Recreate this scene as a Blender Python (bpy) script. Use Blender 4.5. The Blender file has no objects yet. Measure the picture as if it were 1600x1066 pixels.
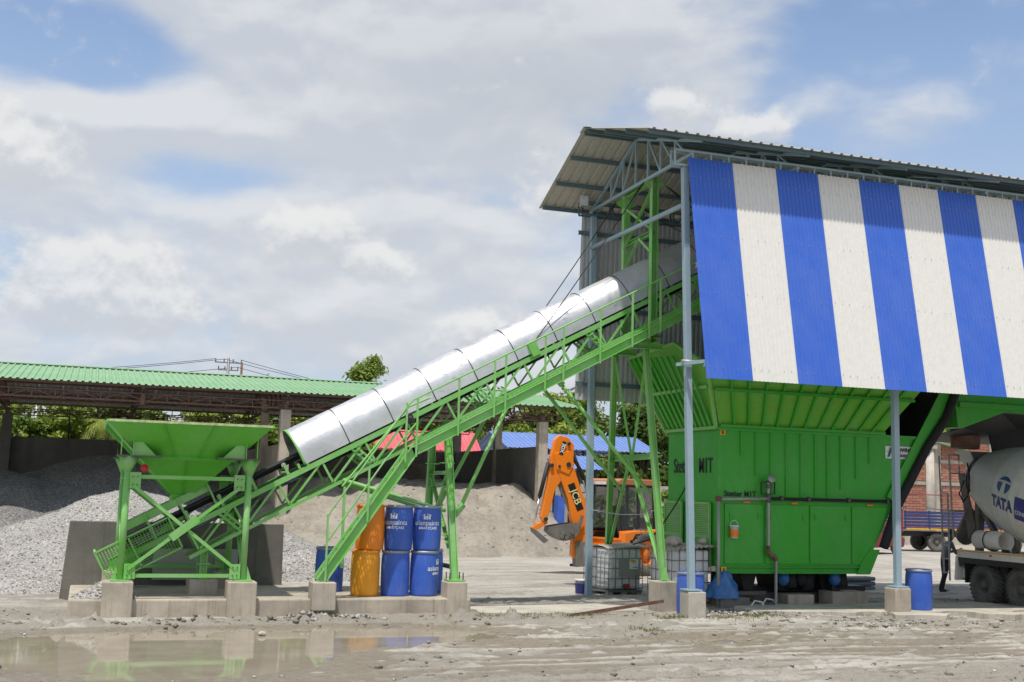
import bpy, math, random
import numpy as np
from mathutils import Vector, Matrix
R = math.radians
random.seed(7); RNG = np.random.default_rng(7)
SC = bpy.context.scene
COL = SC.collection

# ------------------------------------------------------------------ camera
FPX, PITCH, ROLL, YAW, CAM_H = 1869.0, .12482, .02754, .33725, 2.5
_d = Vector((math.sin(YAW)*math.cos(PITCH), math.cos(YAW)*math.cos(PITCH), math.sin(PITCH)))
_r0 = Vector((math.cos(YAW), -math.sin(YAW), 0)); _u0 = _r0.cross(_d)
_r = _r0*math.cos(ROLL)+_u0*math.sin(ROLL); _u = _u0*math.cos(ROLL)-_r0*math.sin(ROLL)
cd = bpy.data.cameras.new('camera'); cam = bpy.data.objects.new('camera', cd); COL.objects.link(cam)
cam.matrix_world = Matrix(((_r.x,_u.x,-_d.x,0),(_r.y,_u.y,-_d.y,0),(_r.z,_u.z,-_d.z,CAM_H),(0,0,0,1)))
cd.sensor_width = 36; cd.lens = 36*FPX/1600; cd.clip_end = 5000; cd.clip_start = .1
SC.camera = cam

# ------------------------------------------------------------------ light
SUN_DIR = Vector((-.21, -.32, 1.0)).normalized()          # towards the sun: high, in front and to the left
SUN_EL = math.asin(SUN_DIR.z); SUN_ROT = math.atan2(SUN_DIR.x, SUN_DIR.y)
sl = bpy.data.lights.new('sun', 'SUN'); sun = bpy.data.objects.new('sun', sl); COL.objects.link(sun)
sl.energy = 3.4; sl.angle = R(1.2); sl.color = (1, .945, .865)
sun.rotation_euler = SUN_DIR.to_track_quat('Z', 'Y').to_euler(); sun.location = (0, 0, 40)

W = bpy.data.worlds.new('World'); SC.world = W; W.use_nodes = True
def build_sky():
    nt = W.node_tree; N = nt.nodes; L = nt.links; N.clear()
    def m(op, a, b=None, c=None):
        n = N.new('ShaderNodeMath'); n.operation = op
        for i, v in enumerate((a, b, c)):
            if v is None: continue
            if isinstance(v, (int, float)): n.inputs[i].default_value = v
            else: L.new(v, n.inputs[i])
        return n.outputs[0]
    def ss(v, a, b):
        n = N.new('ShaderNodeMapRange'); n.interpolation_type = 'SMOOTHERSTEP'
        L.new(v, n.inputs[0]); n.inputs[1].default_value = a; n.inputs[2].default_value = b
        return n.outputs[0]
    def mixc(f, a, b):
        n = N.new('ShaderNodeMix'); n.data_type = 'RGBA'
        if isinstance(f, (int, float)): n.inputs[0].default_value = f
        else: L.new(f, n.inputs[0])
        for s, v in ((n.inputs[6], a), (n.inputs[7], b)):
            if isinstance(v, tuple): s.default_value = (*v, 1)
            else: L.new(v, s)
        return n.outputs[2]
    tc = N.new('ShaderNodeTexCoord'); sp = N.new('ShaderNodeSeparateXYZ'); L.new(tc.outputs['Generated'], sp.inputs[0])
    az = m('MULTIPLY', m('ARCTAN2', sp.outputs[0], sp.outputs[1]), 57.2958)
    el = m('MULTIPLY', m('ARCSINE', sp.outputs[2]), 57.2958)
    def noise(sx, sy, detail, rough, off=0, dist=0):
        cb = N.new('ShaderNodeCombineXYZ'); L.new(m('MULTIPLY', az, sx), cb.inputs[0]); L.new(m('MULTIPLY', el, sy), cb.inputs[1]); cb.inputs[2].default_value = off
        n = N.new('ShaderNodeTexNoise'); n.inputs['Scale'].default_value = 1; n.inputs['Detail'].default_value = detail
        n.inputs['Roughness'].default_value = rough; n.inputs['Distortion'].default_value = dist
        L.new(cb.outputs[0], n.inputs['Vector']); return n.outputs[0]
    def blob(a0, e0, sa, se, amp):
        x = m('DIVIDE', m('SUBTRACT', az, a0), sa); y = m('DIVIDE', m('SUBTRACT', el, e0), se)
        return m('MULTIPLY', m('POWER', 2.718, m('MULTIPLY', m('ADD', m('MULTIPLY', x, x), m('MULTIPLY', y, y)), -1)), amp)
    # the day's cloud field: banks and gaps by bearing and height in the sky (degrees)
    def nz(lift, sx, sy, detail, rough, off, dist):
        cb = N.new('ShaderNodeCombineXYZ'); L.new(m('MULTIPLY', az, sx), cb.inputs[0]); L.new(m('MULTIPLY', m('ADD', el, lift), sy), cb.inputs[1]); cb.inputs[2].default_value = off
        n = N.new('ShaderNodeTexNoise'); n.inputs['Scale'].default_value = 1; n.inputs['Detail'].default_value = detail
        n.inputs['Roughness'].default_value = rough; n.inputs['Distortion'].default_value = dist
        L.new(cb.outputs[0], n.inputs['Vector']); return n.outputs[0]
    def blobs(d, lift, lst):
        for a0, e0, sa, se, amp in lst:
            x = m('DIVIDE', m('SUBTRACT', az, a0), sa); y = m('DIVIDE', m('SUBTRACT', m('ADD', el, lift), e0), se)
            d = m('ADD', d, m('MULTIPLY', m('POWER', 2.718, m('MULTIPLY', m('ADD', m('MULTIPLY', x, x), m('MULTIPLY', y, y)), -1)), amp))
        return d
    def high(lift):
        d = m('ADD', m('MULTIPLY', nz(lift, .055, .12, 5, .5, 1.3, .2), .55), m('MULTIPLY', nz(lift, .17, .30, 7, .5, 4.1, .2), .40))
        return blobs(d, lift, ((16, 20, 13, 6, .20), (-2.0, 19.4, 4.6, 2.2, -.32), (40, 19, 9, 7, -.19), (4.5, 14.1, 4.5, .9, -.14), (-4.8, 9.6, 1.8, 1.2, -.14), (18, 5, 16, 2.2, .06), (1, 16.6, 6, .9, .16)))
    def low(lift):
        d = m('ADD', m('MULTIPLY', nz(lift, .30, .36, 9, .58, 7.7, .1), .62), -.02)
        return blobs(d, lift, ((-.2, 9.3, 3.4, 2.2, .30), (-2.6, 7.4, 3, 1.5, .22), (2.2, 7.6, 3, 1.6, .18), (9.6, 12.0, 2.6, 1.6, .26), (12.8, 10.6, 2.6, 1.3, .20), (17.5, 7.9, 1.7, 1.1, .27), (-4.4, 14.4, 2.2, 2.3, .30), (27.3, 18.2, 2.4, 1.3, .24), (31, 17.2, 1.6, .8, .2), (21, 14.5, 4, 2, .1)))
    dens = high(0.); cov = ss(dens, .32, .56); lit = ss(m('SUBTRACT', dens, high(.8)), -.07, .09)
    d2 = low(0.); cov2 = ss(d2, .34, .50); lit2 = ss(m('SUBTRACT', d2, low(.55)), -.10, .13)
    sky = N.new('ShaderNodeTexSky'); sky.sky_type = 'NISHITA'; sky.sun_disc = False
    sky.sun_elevation = SUN_EL; sky.sun_rotation = SUN_ROT; sky.air_density = 1.2; sky.dust_density = .5; sky.ozone_density = 2.0
    tint = N.new('ShaderNodeMix'); tint.data_type = 'RGBA'; tint.blend_type = 'MULTIPLY'; tint.inputs[0].default_value = 1; L.new(sky.outputs[0], tint.inputs[6]); tint.inputs[7].default_value = (.9, .98, 1.12, 1)
    veil = m('MULTIPLY', ss(el, 36, -3), .9)
    base = mixc(veil, tint.outputs[2], (4.1, 4.95, 6.2))
    cloud = mixc(lit, (4.75, 5.0, 5.4), (6.0, 6.1, 6.25))
    cloud = mixc(blob(20, 18.8, 8, 3.0, .7), cloud, (4.25, 4.5, 4.8))
    cum = mixc(lit2, (4.7, 4.95, 5.35), (6.65, 6.65, 6.62))
    col = mixc(m('MULTIPLY', cov, .9), base, cloud)
    col = mixc(m('MULTIPLY', cov2, .84), col, cum)
    bg = N.new('ShaderNodeBackground'); bg.inputs[1].default_value = .11; L.new(col, bg.inputs[0])
    out = N.new('ShaderNodeOutputWorld'); L.new(bg.outputs[0], out.inputs[0])
build_sky()
SC.view_settings.view_transform = 'Standard'; SC.view_settings.look = 'None'
SC.view_settings.exposure = 0.2; SC.view_settings.gamma = 1.0; SC.view_settings.use_curve_mapping = False
SC.render.engine = 'CYCLES'
SC.cycles.max_bounces = 6; SC.cycles.use_denoising = True

# ------------------------------------------------------------------ helpers
OFF = {}
def thing(name, label, cat, loc=(0,0,0), group=None, rotz=0, local=False):
    o = bpy.data.objects.new(name, None); COL.objects.link(o); o.empty_display_size = .2
    o.location = loc; o.rotation_euler = (0, 0, rotz); o['label'] = label; o['category'] = cat
    if group: o['group'] = group
    OFF[o.name] = Vector((0,0,0)) if local else -Vector(loc)
    return o
def attach(o, parent):
    if parent is not None:
        o.parent = parent; o.location = Vector(o.location)+OFF.get(parent.name, Vector((0,0,0)))
def tag(o, label, cat, group=None):
    o['label'] = label; o['category'] = cat
    if group: o['group'] = group
    return o
def struct(o):
    o['kind'] = 'structure'; return o
def dup(o, loc, parent=None, name=None):
    c = bpy.data.objects.new(name or o.name.split('.')[0], o.data); COL.objects.link(c)
    c.location = loc; attach(c, parent); return c
def copy_tree(root, loc, rotz=None, label=None, group=None):
    r = root.copy(); COL.objects.link(r); r.location = loc
    if rotz is not None: r.rotation_euler = (0, 0, rotz)
    if label: r['label'] = label
    if group: r['group'] = group
    for ch in root.children:
        c = ch.copy(); COL.objects.link(c); c.parent = r
        for g in ch.children:
            d = g.copy(); COL.objects.link(d); d.parent = c
    return r

def basis(p, q, up=(0,0,1)):
    p, q = Vector(p), Vector(q); z = (q-p); l = z.length; z.normalize(); u = Vector(up)
    if abs(z.dot(u)) > .999: u = Vector((0,1,0)) if abs(z.y) < .9 else Vector((1,0,0))
    s = u.cross(z).normalized(); t = z.cross(s)
    return p, q, s, t, l
class MB:
    def __init__(self): self.v = []; self.f = []; self.sm = []
    def add(self, vs, fs, smooth=False):
        b = len(self.v); self.v += [tuple(x) for x in vs]
        for f in fs: self.f.append([i+b for i in f]); self.sm.append(smooth)
        return self
    def box(self, c, s, M=None):
        x, y, z = (k/2 for k in s)
        vs = [Vector((i*x, j*y, k*z)) for k in (-1,1) for j in (-1,1) for i in (-1,1)]
        if M: vs = [M @ v for v in vs]
        vs = [v+Vector(c) for v in vs]
        return self.add(vs, [(0,2,3,1),(4,5,7,6),(0,1,5,4),(2,6,7,3),(0,4,6,2),(1,3,7,5)])
    def b2(self, x0, x1, y0, y1, z0, z1):
        return self.box(((x0+x1)/2,(y0+y1)/2,(z0+z1)/2), (x1-x0,y1-y0,z1-z0))
    def prof(self, p, q, pts, up=(0,0,1), closed=True, smooth=False, cap=True):
        p, q, s, t, l = basis(p, q, up); n = len(pts)
        vs = [p+s*a+t*b for a, b in pts]+[q+s*a+t*b for a, b in pts]
        fs = [(i,(i+1)%n,n+(i+1)%n,n+i) for i in range(n if closed else n-1)]
        if closed and cap: fs += [tuple(range(n))[::-1], tuple(range(n,2*n))]
        if not smooth: return self.add(vs, fs)
        self.add(vs, fs[:n], True); b = len(self.v)-2*n
        for f in fs[n:]: self.f.append([i+b for i in f]); self.sm.append(False)
        return self
    def beam(self, p, q, w, h, up=(0,0,1)):
        return self.prof(p, q, [(-w/2,-h/2),(w/2,-h/2),(w/2,h/2),(-w/2,h/2)], up)
    def chan(self, p, q, w, h, t=.012, side=1, up=(0,0,1)):            # C section, web on -side
        w2, h2 = w/2*side, h/2
        return self.prof(p, q, [(-w2,-h2),(w2,-h2),(w2,-h2+t),(-w2+t*side,-h2+t),(-w2+t*side,h2-t),(w2,h2-t),(w2,h2),(-w2,h2)], up)
    def ang(self, p, q, w, h, t=.012, sx=1, sy=1, up=(0,0,1)):         # L section
        return self.prof(p, q, [(-w/2*sx,-h/2*sy),(w/2*sx,-h/2*sy),(w/2*sx,(-h/2+t)*sy),((-w/2+t)*sx,(-h/2+t)*sy),((-w/2+t)*sx,h/2*sy),(-w/2*sx,h/2*sy)], up)
    def ibeam(self, p, q, w, h, t=.015, up=(0,0,1)):
        a, b, c = w/2, h/2, t/2
        return self.prof(p, q, [(-a,-b),(a,-b),(a,-b+t),(c,-b+t),(c,b-t),(a,b-t),(a,b),(-a,b),(-a,b-t),(-c,b-t),(-c,-b+t),(-a,-b+t)], up)
    def tube(self, p, q, r, n=12, r2=None, up=(0,0,1)):
        r2 = r if r2 is None else r2; p, q, s, t, l = basis(p, q, up)
        c = [(math.cos(2*math.pi*i/n), math.sin(2*math.pi*i/n)) for i in range(n)]
        vs = [p+(s*a+t*b)*r for a, b in c]+[q+(s*a+t*b)*r2 for a, b in c]
        self.add(vs, [(i,(i+1)%n,n+(i+1)%n,n+i) for i in range(n)], True); b = len(self.v)-2*n
        for f in (list(range(n))[::-1], list(range(n,2*n))): self.f.append([i+b for i in f]); self.sm.append(False)
        return self
    def path(self, pts, r, n=8):
        pts = [Vector(p) for p in pts]; vs = []; k = len(pts)
        c = [(math.cos(2*math.pi*i/n), math.sin(2*math.pi*i/n)) for i in range(n)]
        for i, p in enumerate(pts):
            a = pts[max(i-1,0)]; b = pts[min(i+1,k-1)]; _, _, s, t, _ = basis(a, b)
            vs += [p+(s*x+t*y)*r for x, y in c]
        fs = [(j*n+i, j*n+(i+1)%n, (j+1)*n+(i+1)%n, (j+1)*n+i) for j in range(k-1) for i in range(n)]
        return self.add(vs, fs, True)
    def lathe(self, prof, n=28, c=(0,0,0), M=None, cap=True):
        vs = []
        for r, z in prof:
            for i in range(n):
                v = Vector((r*math.cos(2*math.pi*i/n), r*math.sin(2*math.pi*i/n), z)); v = M @ v if M else v
                vs.append(v+Vector(c))
        k = len(prof)
        self.add(vs, [(j*n+i, j*n+(i+1)%n, (j+1)*n+(i+1)%n, (j+1)*n+i) for j in range(k-1) for i in range(n)], True)
        b = len(self.v)-k*n
        if cap:
            self.f.append([b+i for i in range(n)][::-1]); self.sm.append(False)
            self.f.append([b+(k-1)*n+i for i in range(n)]); self.sm.append(False)
        return self
    def prism(self, poly, vec):
        n = len(poly); vec = Vector(vec); a = [Vector(p) for p in poly]
        return self.add(a+[p+vec for p in a], [tuple(range(n))[::-1], tuple(range(n,2*n))]+[(i,(i+1)%n,n+(i+1)%n,n+i) for i in range(n)])
    def plate(self, poly, t):                                          # thick plate along its normal
        a = [Vector(p) for p in poly]; nrm = (a[1]-a[0]).cross(a[2]-a[0]).normalized()
        return self.prism([p-nrm*t/2 for p in a], nrm*t)
    def build(self, name, mat, parent=None, bevel=0, sub=0):
        me = bpy.data.meshes.new(name); me.from_pydata(self.v, [], self.f)
        me.polygons.foreach_set('use_smooth', self.sm); me.materials.append(mat); me.update()
        o = bpy.data.objects.new(name, me); COL.objects.link(o); attach(o, parent)
        import bmesh
        bm = bmesh.new(); bm.from_mesh(me); bmesh.ops.recalc_face_normals(bm, faces=bm.faces); bm.to_mesh(me); bm.free()
        if bevel:
            b = o.modifiers.new('bevel', 'BEVEL'); b.width = bevel; b.segments = 2; b.limit_method = 'ANGLE'
        return o
def np_mesh(name, mat, V, Fq, smooth=False, parent=None, attrs=None):
    me = bpy.data.meshes.new(name); V = np.asarray(V, np.float32); Fq = np.asarray(Fq, np.int32); k = Fq.shape[1]
    me.vertices.add(len(V)); me.vertices.foreach_set('co', V.ravel())
    me.loops.add(Fq.size); me.loops.foreach_set('vertex_index', Fq.ravel())
    me.polygons.add(len(Fq)); me.polygons.foreach_set('loop_start', np.arange(len(Fq), dtype=np.int32)*k)
    if smooth: me.polygons.foreach_set('use_smooth', np.ones(len(Fq), bool))
    for an, (dom, arr) in (attrs or {}).items():
        a = me.attributes.new(an, 'FLOAT', dom); a.data.foreach_set('value', np.asarray(arr, np.float32).ravel())
    me.materials.append(mat); me.update(calc_edges=True); me.validate()
    o = bpy.data.objects.new(name, me); COL.objects.link(o); attach(o, parent); return o
def vnoise(x, y, seed=0):
    xi = np.floor(x).astype(np.int64); yi = np.floor(y).astype(np.int64); fx = x-xi; fy = y-yi
    def h(a, b):
        n = (a*374761393+b*668265263+seed*1442695041) & 0xffffffff
        n = ((n ^ (n >> 13))*1274126177) & 0xffffffff
        return ((n ^ (n >> 16)) & 0xffff)/65535.0
    u = fx*fx*(3-2*fx); v = fy*fy*(3-2*fy)
    return (h(xi,yi)*(1-u)+h(xi+1,yi)*u)*(1-v)+(h(xi,yi+1)*(1-u)+h(xi+1,yi+1)*u)*v
def fbm(x, y, o=5, seed=0, g=.5):
    s = 0; a = 1; t = 0
    for i in range(o): s = s+a*vnoise(x*2**i, y*2**i, seed+i*17); t += a; a *= g
    return s/t*2-1
def text_mesh(txt, size, mat, name='lettering', parent=None, M=None, wrap=None, depth=.004, xs=1.0, bold=0, shear=0):
    cu = bpy.data.curves.new(name, 'FONT'); cu.body = txt; cu.size = size; cu.align_x = 'CENTER'; cu.align_y = 'CENTER'
    cu.extrude = depth; cu.offset = bold; cu.shear = shear
    t = bpy.data.objects.new(name+'_tmp', cu); COL.objects.link(t)
    me = bpy.data.meshes.new_from_object(t.evaluated_get(bpy.context.evaluated_depsgraph_get()))
    bpy.data.objects.remove(t); bpy.data.curves.remove(cu)
    for v in me.vertices:
        co = v.co.copy(); co.x *= xs
        if wrap: co = wrap(co)
        elif M: co = M @ co
        v.co = co
    me.materials.clear(); me.materials.append(mat); me.update()
    o = bpy.data.objects.new(name, me); COL.objects.link(o); attach(o, parent); return o

# ------------------------------------------------------------------ materials
class NT:
    def __init__(self, name):
        self.m = bpy.data.materials.new(name); self.m.use_nodes = True; self.nt = self.m.node_tree; self.N = self.nt.nodes; self.L = self.nt.links
        self.p = self.N['Principled BSDF']; self.tc = self.N.new('ShaderNodeTexCoord'); self.co = self.tc.outputs['Object']
    def set(self, k, v):
        if isinstance(v, (int, float)): self.p.inputs[k].default_value = v
        elif isinstance(v, tuple): self.p.inputs[k].default_value = (*v, 1)
        else: self.L.new(v, self.p.inputs[k])
    def noise(self, scale, detail=6, rough=.6, stretch=(1,1,1), off=(0,0,0), dist=0):
        mp = self.N.new('ShaderNodeMapping'); mp.inputs['Scale'].default_value = stretch; mp.inputs['Location'].default_value = off
        self.L.new(self.co, mp.inputs[0]); n = self.N.new('ShaderNodeTexNoise'); n.inputs['Scale'].default_value = scale
        n.inputs['Detail'].default_value = detail; n.inputs['Roughness'].default_value = rough; n.inputs['Distortion'].default_value = dist
        self.L.new(mp.outputs[0], n.inputs['Vector']); return n.outputs[0]
    def vor(self, scale, out='Color', feat='F1', stretch=(1,1,1)):
        mp = self.N.new('ShaderNodeMapping'); mp.inputs['Scale'].default_value = stretch; self.L.new(self.co, mp.inputs[0])
        n = self.N.new('ShaderNodeTexVoronoi'); n.inputs['Scale'].default_value = scale; n.feature = feat
        self.L.new(mp.outputs[0], n.inputs['Vector']); return n.outputs[out]
    def ramp(self, v, a, b, c=0., d=1.):
        n = self.N.new('ShaderNodeMapRange'); self.L.new(v, n.inputs[0]); n.interpolation_type = 'SMOOTHSTEP'
        for i, k in enumerate((a,b,c,d)): n.inputs[i+1].default_value = k
        return n.outputs[0]
    def mix(self, f, a, b, mode='MIX'):
        n = self.N.new('ShaderNodeMix'); n.data_type = 'RGBA'; n.blend_type = mode
        for s, v in ((n.inputs[0], f), (n.inputs[6], a), (n.inputs[7], b)):
            if isinstance(v, (int, float)): s.default_value = v
            elif isinstance(v, tuple): s.default_value = (*v, 1)
            else: self.L.new(v, s)
        return n.outputs[2]
    def math(self, op, a, b=0.):
        n = self.N.new('ShaderNodeMath'); n.operation = op
        for i, v in enumerate((a, b)):
            if isinstance(v, (int, float)): n.inputs[i].default_value = v
            else: self.L.new(v, n.inputs[i])
        return n.outputs[0]
    def bump(self, h, s=.3, d=.02):
        b = self.N.new('ShaderNodeBump'); b.inputs['Strength'].default_value = s; b.inputs['Distance'].default_value = d
        self.L.new(h, b.inputs['Height']); self.L.new(b.outputs[0], self.p.inputs['Normal'])
    def attr(self, name):
        a = self.N.new('ShaderNodeAttribute'); a.attribute_name = name; return a.outputs['Fac']
    def rnd(self):
        o = self.N.new('ShaderNodeObjectInfo'); return o.outputs['Random']
def paint(name, c, rough=.45, dirt=.3, dc=(.27,.23,.17), scale=2.2, metal=0., rust=0., fade=.12, streak=True, spec=.4):
    t = NT(name); n1 = t.noise(scale, 8, .65); n2 = t.noise(scale*9, 4, .6, off=(3,1,7)); n3 = t.noise(scale*1.7, 6, .6, stretch=(3,3,.25), off=(9,2,1))
    fc = tuple(min(1, k*(1-fade)+fade*.62) for k in c)
    col = t.mix(t.ramp(n1, .35, .7), c, fc)
    col = t.mix(t.math('MULTIPLY', t.ramp(n2, .3, .8), .16), col, tuple(k*.55 for k in c))
    df = t.math('MULTIPLY', t.ramp(t.math('ADD', t.math('MULTIPLY', n3, .6 if streak else 0.), t.math('MULTIPLY', n2, .45 if streak else 1.)), .5, .78), dirt)
    col = t.mix(df, col, dc)
    if name == 'light_green_paint':
        nd = t.noise(2.6, 9, .72, off=(7,3,2)); col = t.mix(t.math('MULTIPLY', t.ramp(nd, .52, .72), .38), col, (.42,.46,.33))
    if name in ('plant_green_paint','bin_green_paint'):
        nd = t.noise(1.3, 9, .7, stretch=(1.5,1.5,.5), off=(7,3,2)); col = t.mix(t.math('MULTIPLY', t.ramp(nd, .50, .72), .30), col, (.16,.40,.10))
    if rust:
        rf = t.math('MULTIPLY', t.ramp(t.noise(scale*4, 9, .75, off=(5,5,5)), .62, .72), rust); col = t.mix(rf, col, (.16,.06,.025))
    t.set('Base Color', col); t.set('Roughness', t.ramp(n1, .2, .8, rough*.8, min(1,rough*1.3))); t.set('Metallic', metal); t.set('Specular IOR Level', spec)
    t.bump(n2, .08, .01)
    return t.m
def flat(name, c, rough=.5, metal=0., var=.15, scale=8, emit=None):
    t = NT(name); n = t.noise(scale, 6, .6)
    t.set('Base Color', t.mix(t.ramp(n, .3, .7), tuple(k*(1-var) for k in c), tuple(min(1,k*(1+var)) for k in c))); t.set('Roughness', rough); t.set('Metallic', metal)
    return t.m
def concrete(name, c=(.40,.365,.31), stain=.5, scale=1.6):
    t = NT(name); n1 = t.noise(scale, 9, .65); n2 = t.noise(scale*14, 6, .7); n3 = t.noise(scale*1.3, 7, .65, stretch=(4,4,.3), off=(4,4,4))
    col = t.mix(t.ramp(n1, .3, .7), tuple(k*.78 for k in c), tuple(min(1,k*1.12) for k in c))
    col = t.mix(t.math('MULTIPLY', t.ramp(n3, .48, .7), stain), col, tuple(k*.5 for k in c))
    col = t.mix(t.math('MULTIPLY', t.ramp(n2, .55, .75), .35), col, tuple(k*.6 for k in c))
    t.set('Base Color', col); t.set('Roughness', .92); t.set('Specular IOR Level', .25); t.bump(t.math('ADD', t.math('MULTIPLY', n2, .6), n1), .5, .02); return t.m

M = {}
M['green'] = paint('light_green_paint', (.175,.52,.09), .45, .45, (.36,.38,.24), 1.6, fade=.24, rust=.4)
M['green_dark'] = paint('plant_green_paint', (.035,.40,.022), .42, .3, (.10,.22,.05), .9, fade=.06, rust=.1)
M['green_bowl'] = paint('hopper_green_paint', (.10,.47,.035), .5, .25, (.25,.3,.12), 1.4, fade=.08, rust=.2)
M['green_bin'] = paint('bin_green_paint', (.12,.47,.03), .5, .55, (.28,.22,.04), 1.1, fade=.08, rust=.35)
M['steel'] = paint('blue_grey_steel', (.30,.42,.485), .45, .25, (.3,.3,.28), 2, fade=.12, rust=.1)
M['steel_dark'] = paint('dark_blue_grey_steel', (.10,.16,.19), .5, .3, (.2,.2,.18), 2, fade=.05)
M['blue'] = paint('blue_sheet', (.045,.14,.58), .38, .06, (.2,.22,.3), 1.2, fade=.05)
M['white'] = paint('white_sheet', (.74,.725,.68), .4, .05, (.4,.36,.28), 1.2, fade=.05)
M['sheet'] = paint('galvanised_sheet', (.48,.465,.41), .5, .35, (.3,.27,.22), 1.5, fade=.1, metal=.15)
M['sheet_grey'] = paint('grey_cladding', (.50,.515,.515), .5, .3, (.18,.16,.13), 1.5, fade=.05)
M['sheet_pale'] = paint('pale_underside_sheet', (.72,.73,.74), .5, .3, (.35,.3,.25), 1.5, fade=.05)
M['roof_green'] = paint('pale_green_roof', (.21,.42,.20), .5, .25, (.3,.3,.22), .6, fade=.2)
M['roof_blue'] = paint('blue_roof', (.14,.24,.55), .45, .2, (.3,.3,.3), .4, fade=.15)
M['roof_red'] = paint('red_roof', (.66,.12,.14), .45, .2, (.4,.25,.2), .4, fade=.12)
M['brown'] = paint('rust_brown_steel', (.17,.10,.08), .7, .4, (.10,.08,.07), 2, fade=.05)
M['concrete'] = concrete('concrete', (.47,.415,.335), .6)
M['concrete_dark'] = concrete('weathered_concrete', (.19,.18,.16), .4, 1.0)
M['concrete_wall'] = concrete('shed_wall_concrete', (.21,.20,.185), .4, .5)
M['concrete_pale'] = concrete('pale_concrete', (.50,.46,.39), .35, 1.3)
M['black'] = flat('black_rubber', (.018,.018,.02), .8)
M['belt'] = flat('belt_rubber', (.022,.024,.026), .55)
M['dark'] = flat('dark_metal', (.04,.04,.042), .6, .3)
M['grime'] = paint('greasy_steel', (.12,.11,.10), .55, .5, (.2,.17,.13), 4, metal=.3)
M['pipe'] = paint('galvanised_pipe', (.38,.38,.36), .45, .35, (.3,.24,.17), 3, metal=.35)
M['rust'] = paint('rusty_steel', (.16,.075,.045), .85, .5, (.25,.15,.1), 5)
M['orange_drum'] = paint('orange_drum', (.88,.36,.012), .4, .2, (.5,.35,.2), 2.5, fade=.03)
M['orange_drum2'] = paint('deep_orange_drum', (.90,.26,.010), .4, .2, (.5,.3,.15), 2.5, fade=.03)
M['blue_drum'] = paint('blue_drum', (.034,.115,.52), .42, .25, (.25,.28,.36), 2.5, fade=.07)
M['rim'] = paint('drum_rim', (.3,.34,.42), .45, .4, (.3,.28,.22), 4, metal=.5)
M['print_white'] = flat('white_print', (.75,.77,.8), .5)
M['print_black'] = flat('black_print', (.012,.012,.012), .5)
M['wire'] = flat('black_wire', (.02,.02,.02), .6)
M['plastic_white'] = paint('milky_plastic', (.70,.71,.69), .35, .4, (.3,.29,.26), 1.8, fade=.05)
M['cage'] = paint('cage_steel', (.20,.20,.20), .45, .4, (.2,.16,.12), 4, metal=.5)
M['yellow'] = flat('yellow_label', (.75,.42,.01), .5)
M['orange'] = paint('excavator_orange', (.92,.235,.010), .38, .18, (.4,.28,.17), 2, fade=.03)
M['glass'] = None
M['tyre'] = paint('muddy_tyre', (.08,.076,.07), .85, 1.0, (.42,.385,.32), 6, streak=False)
M['mud_steel'] = paint('worn_bucket_steel', (.17,.165,.15), .6, .6, (.33,.3,.25), 3, metal=.3)
M['drum_white'] = paint('mixer_white', (.80,.77,.70), .4, .35, (.36,.32,.25), 1.2, fade=.05)
M['drum_grey'] = paint('mixer_grey', (.58,.60,.585), .42, .4, (.44,.41,.34), 1.2, fade=.05)
M['mixer_blue'] = flat('mixer_blue', (.012,.06,.22), .45)
M['purple'] = flat('mixer_panel_blue', (.045,.05,.26), .45)
M['tarp'] = paint('blue_tarp', (.02,.15,.42), .4, .15, (.2,.25,.3), 4)
M['chrome'] = flat('cylinder_rod', (.6,.6,.6), .18, 1.)
M['red'] = flat('red_paint', (.5,.025,.02), .45)
M['lamp'] = flat('lamp_glass', (.8,.82,.85), .2)
M['skin'] = flat('skin', (.12,.065,.042), .6); M['shirt'] = flat('grey_shirt', (.13,.135,.145), .85); M['trousers'] = flat('dark_trousers', (.02,.021,.025), .85); M['hair'] = flat('black_hair', (.01,.009,.008), .6)
M['brick'] = None
def glass_mat():
    t = NT('tinted_glass'); t.set('Base Color', (.05,.07,.075)); t.set('Roughness', .05); t.set('Alpha', .30); t.set('Specular IOR Level', .7); return t.m
M['glass'] = glass_mat()
def galv():
    t = NT('galvanised_hood'); n1 = t.noise(1.1, 7, .6, stretch=(1,1,1)); n2 = t.noise(9, 6, .65); sp = t.noise(3.2, 8, .7, off=(2,7,1))
    col = t.mix(t.ramp(n1, .3, .7), (.60,.61,.62), (.80,.80,.80))
    col = t.mix(t.math('MULTIPLY', t.ramp(sp, .60, .74), .7), col, (.24,.22,.19))
    sc = t.noise(7, 5, .6, stretch=(.5,1,2.5), off=(1,8,3)); col = t.mix(t.math('MULTIPLY', t.ramp(sc, .62, .72), .45), col, (.35,.34,.31))
    t.set('Base Color', col); t.set('Metallic', .78); t.set('Roughness', t.ramp(n2, .25, .8, .42, .58)); t.bump(t.math('ADD', n1, t.math('MULTIPLY', sp, .3)), .3, .08); return t.m
M['galv'] = galv()
def gravel(name, a, b, c, scale):
    t = NT(name); v = t.vor(scale); d = t.vor(scale, 'Distance'); s = t.N.new('ShaderNodeSeparateColor'); t.L.new(v, s.inputs[0])
    n = t.noise(.6, 6, .6)
    col = t.mix(t.ramp(s.outputs[0], .1, .9), a, b); col = t.mix(t.ramp(s.outputs[1], .78, .95), col, c)
    col = t.mix(t.math('MULTIPLY', t.ramp(n, .4, .7), .35), col, tuple(k*.75 for k in a))
    t.set('Base Color', col); t.set('Roughness', .93); t.set('Specular IOR Level', .2)
    t.bump(t.math('MULTIPLY', t.ramp(d, 0, .7), -1.), 1., .6/scale); return t.m
M['gravel'] = gravel('crushed_stone', (.28,.265,.245), (.44,.42,.385), (.56,.54,.5), 26)
M['gravel_dark'] = gravel('grey_aggregate', (.17,.165,.16), (.31,.30,.29), (.4,.39,.37), 20)
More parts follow.
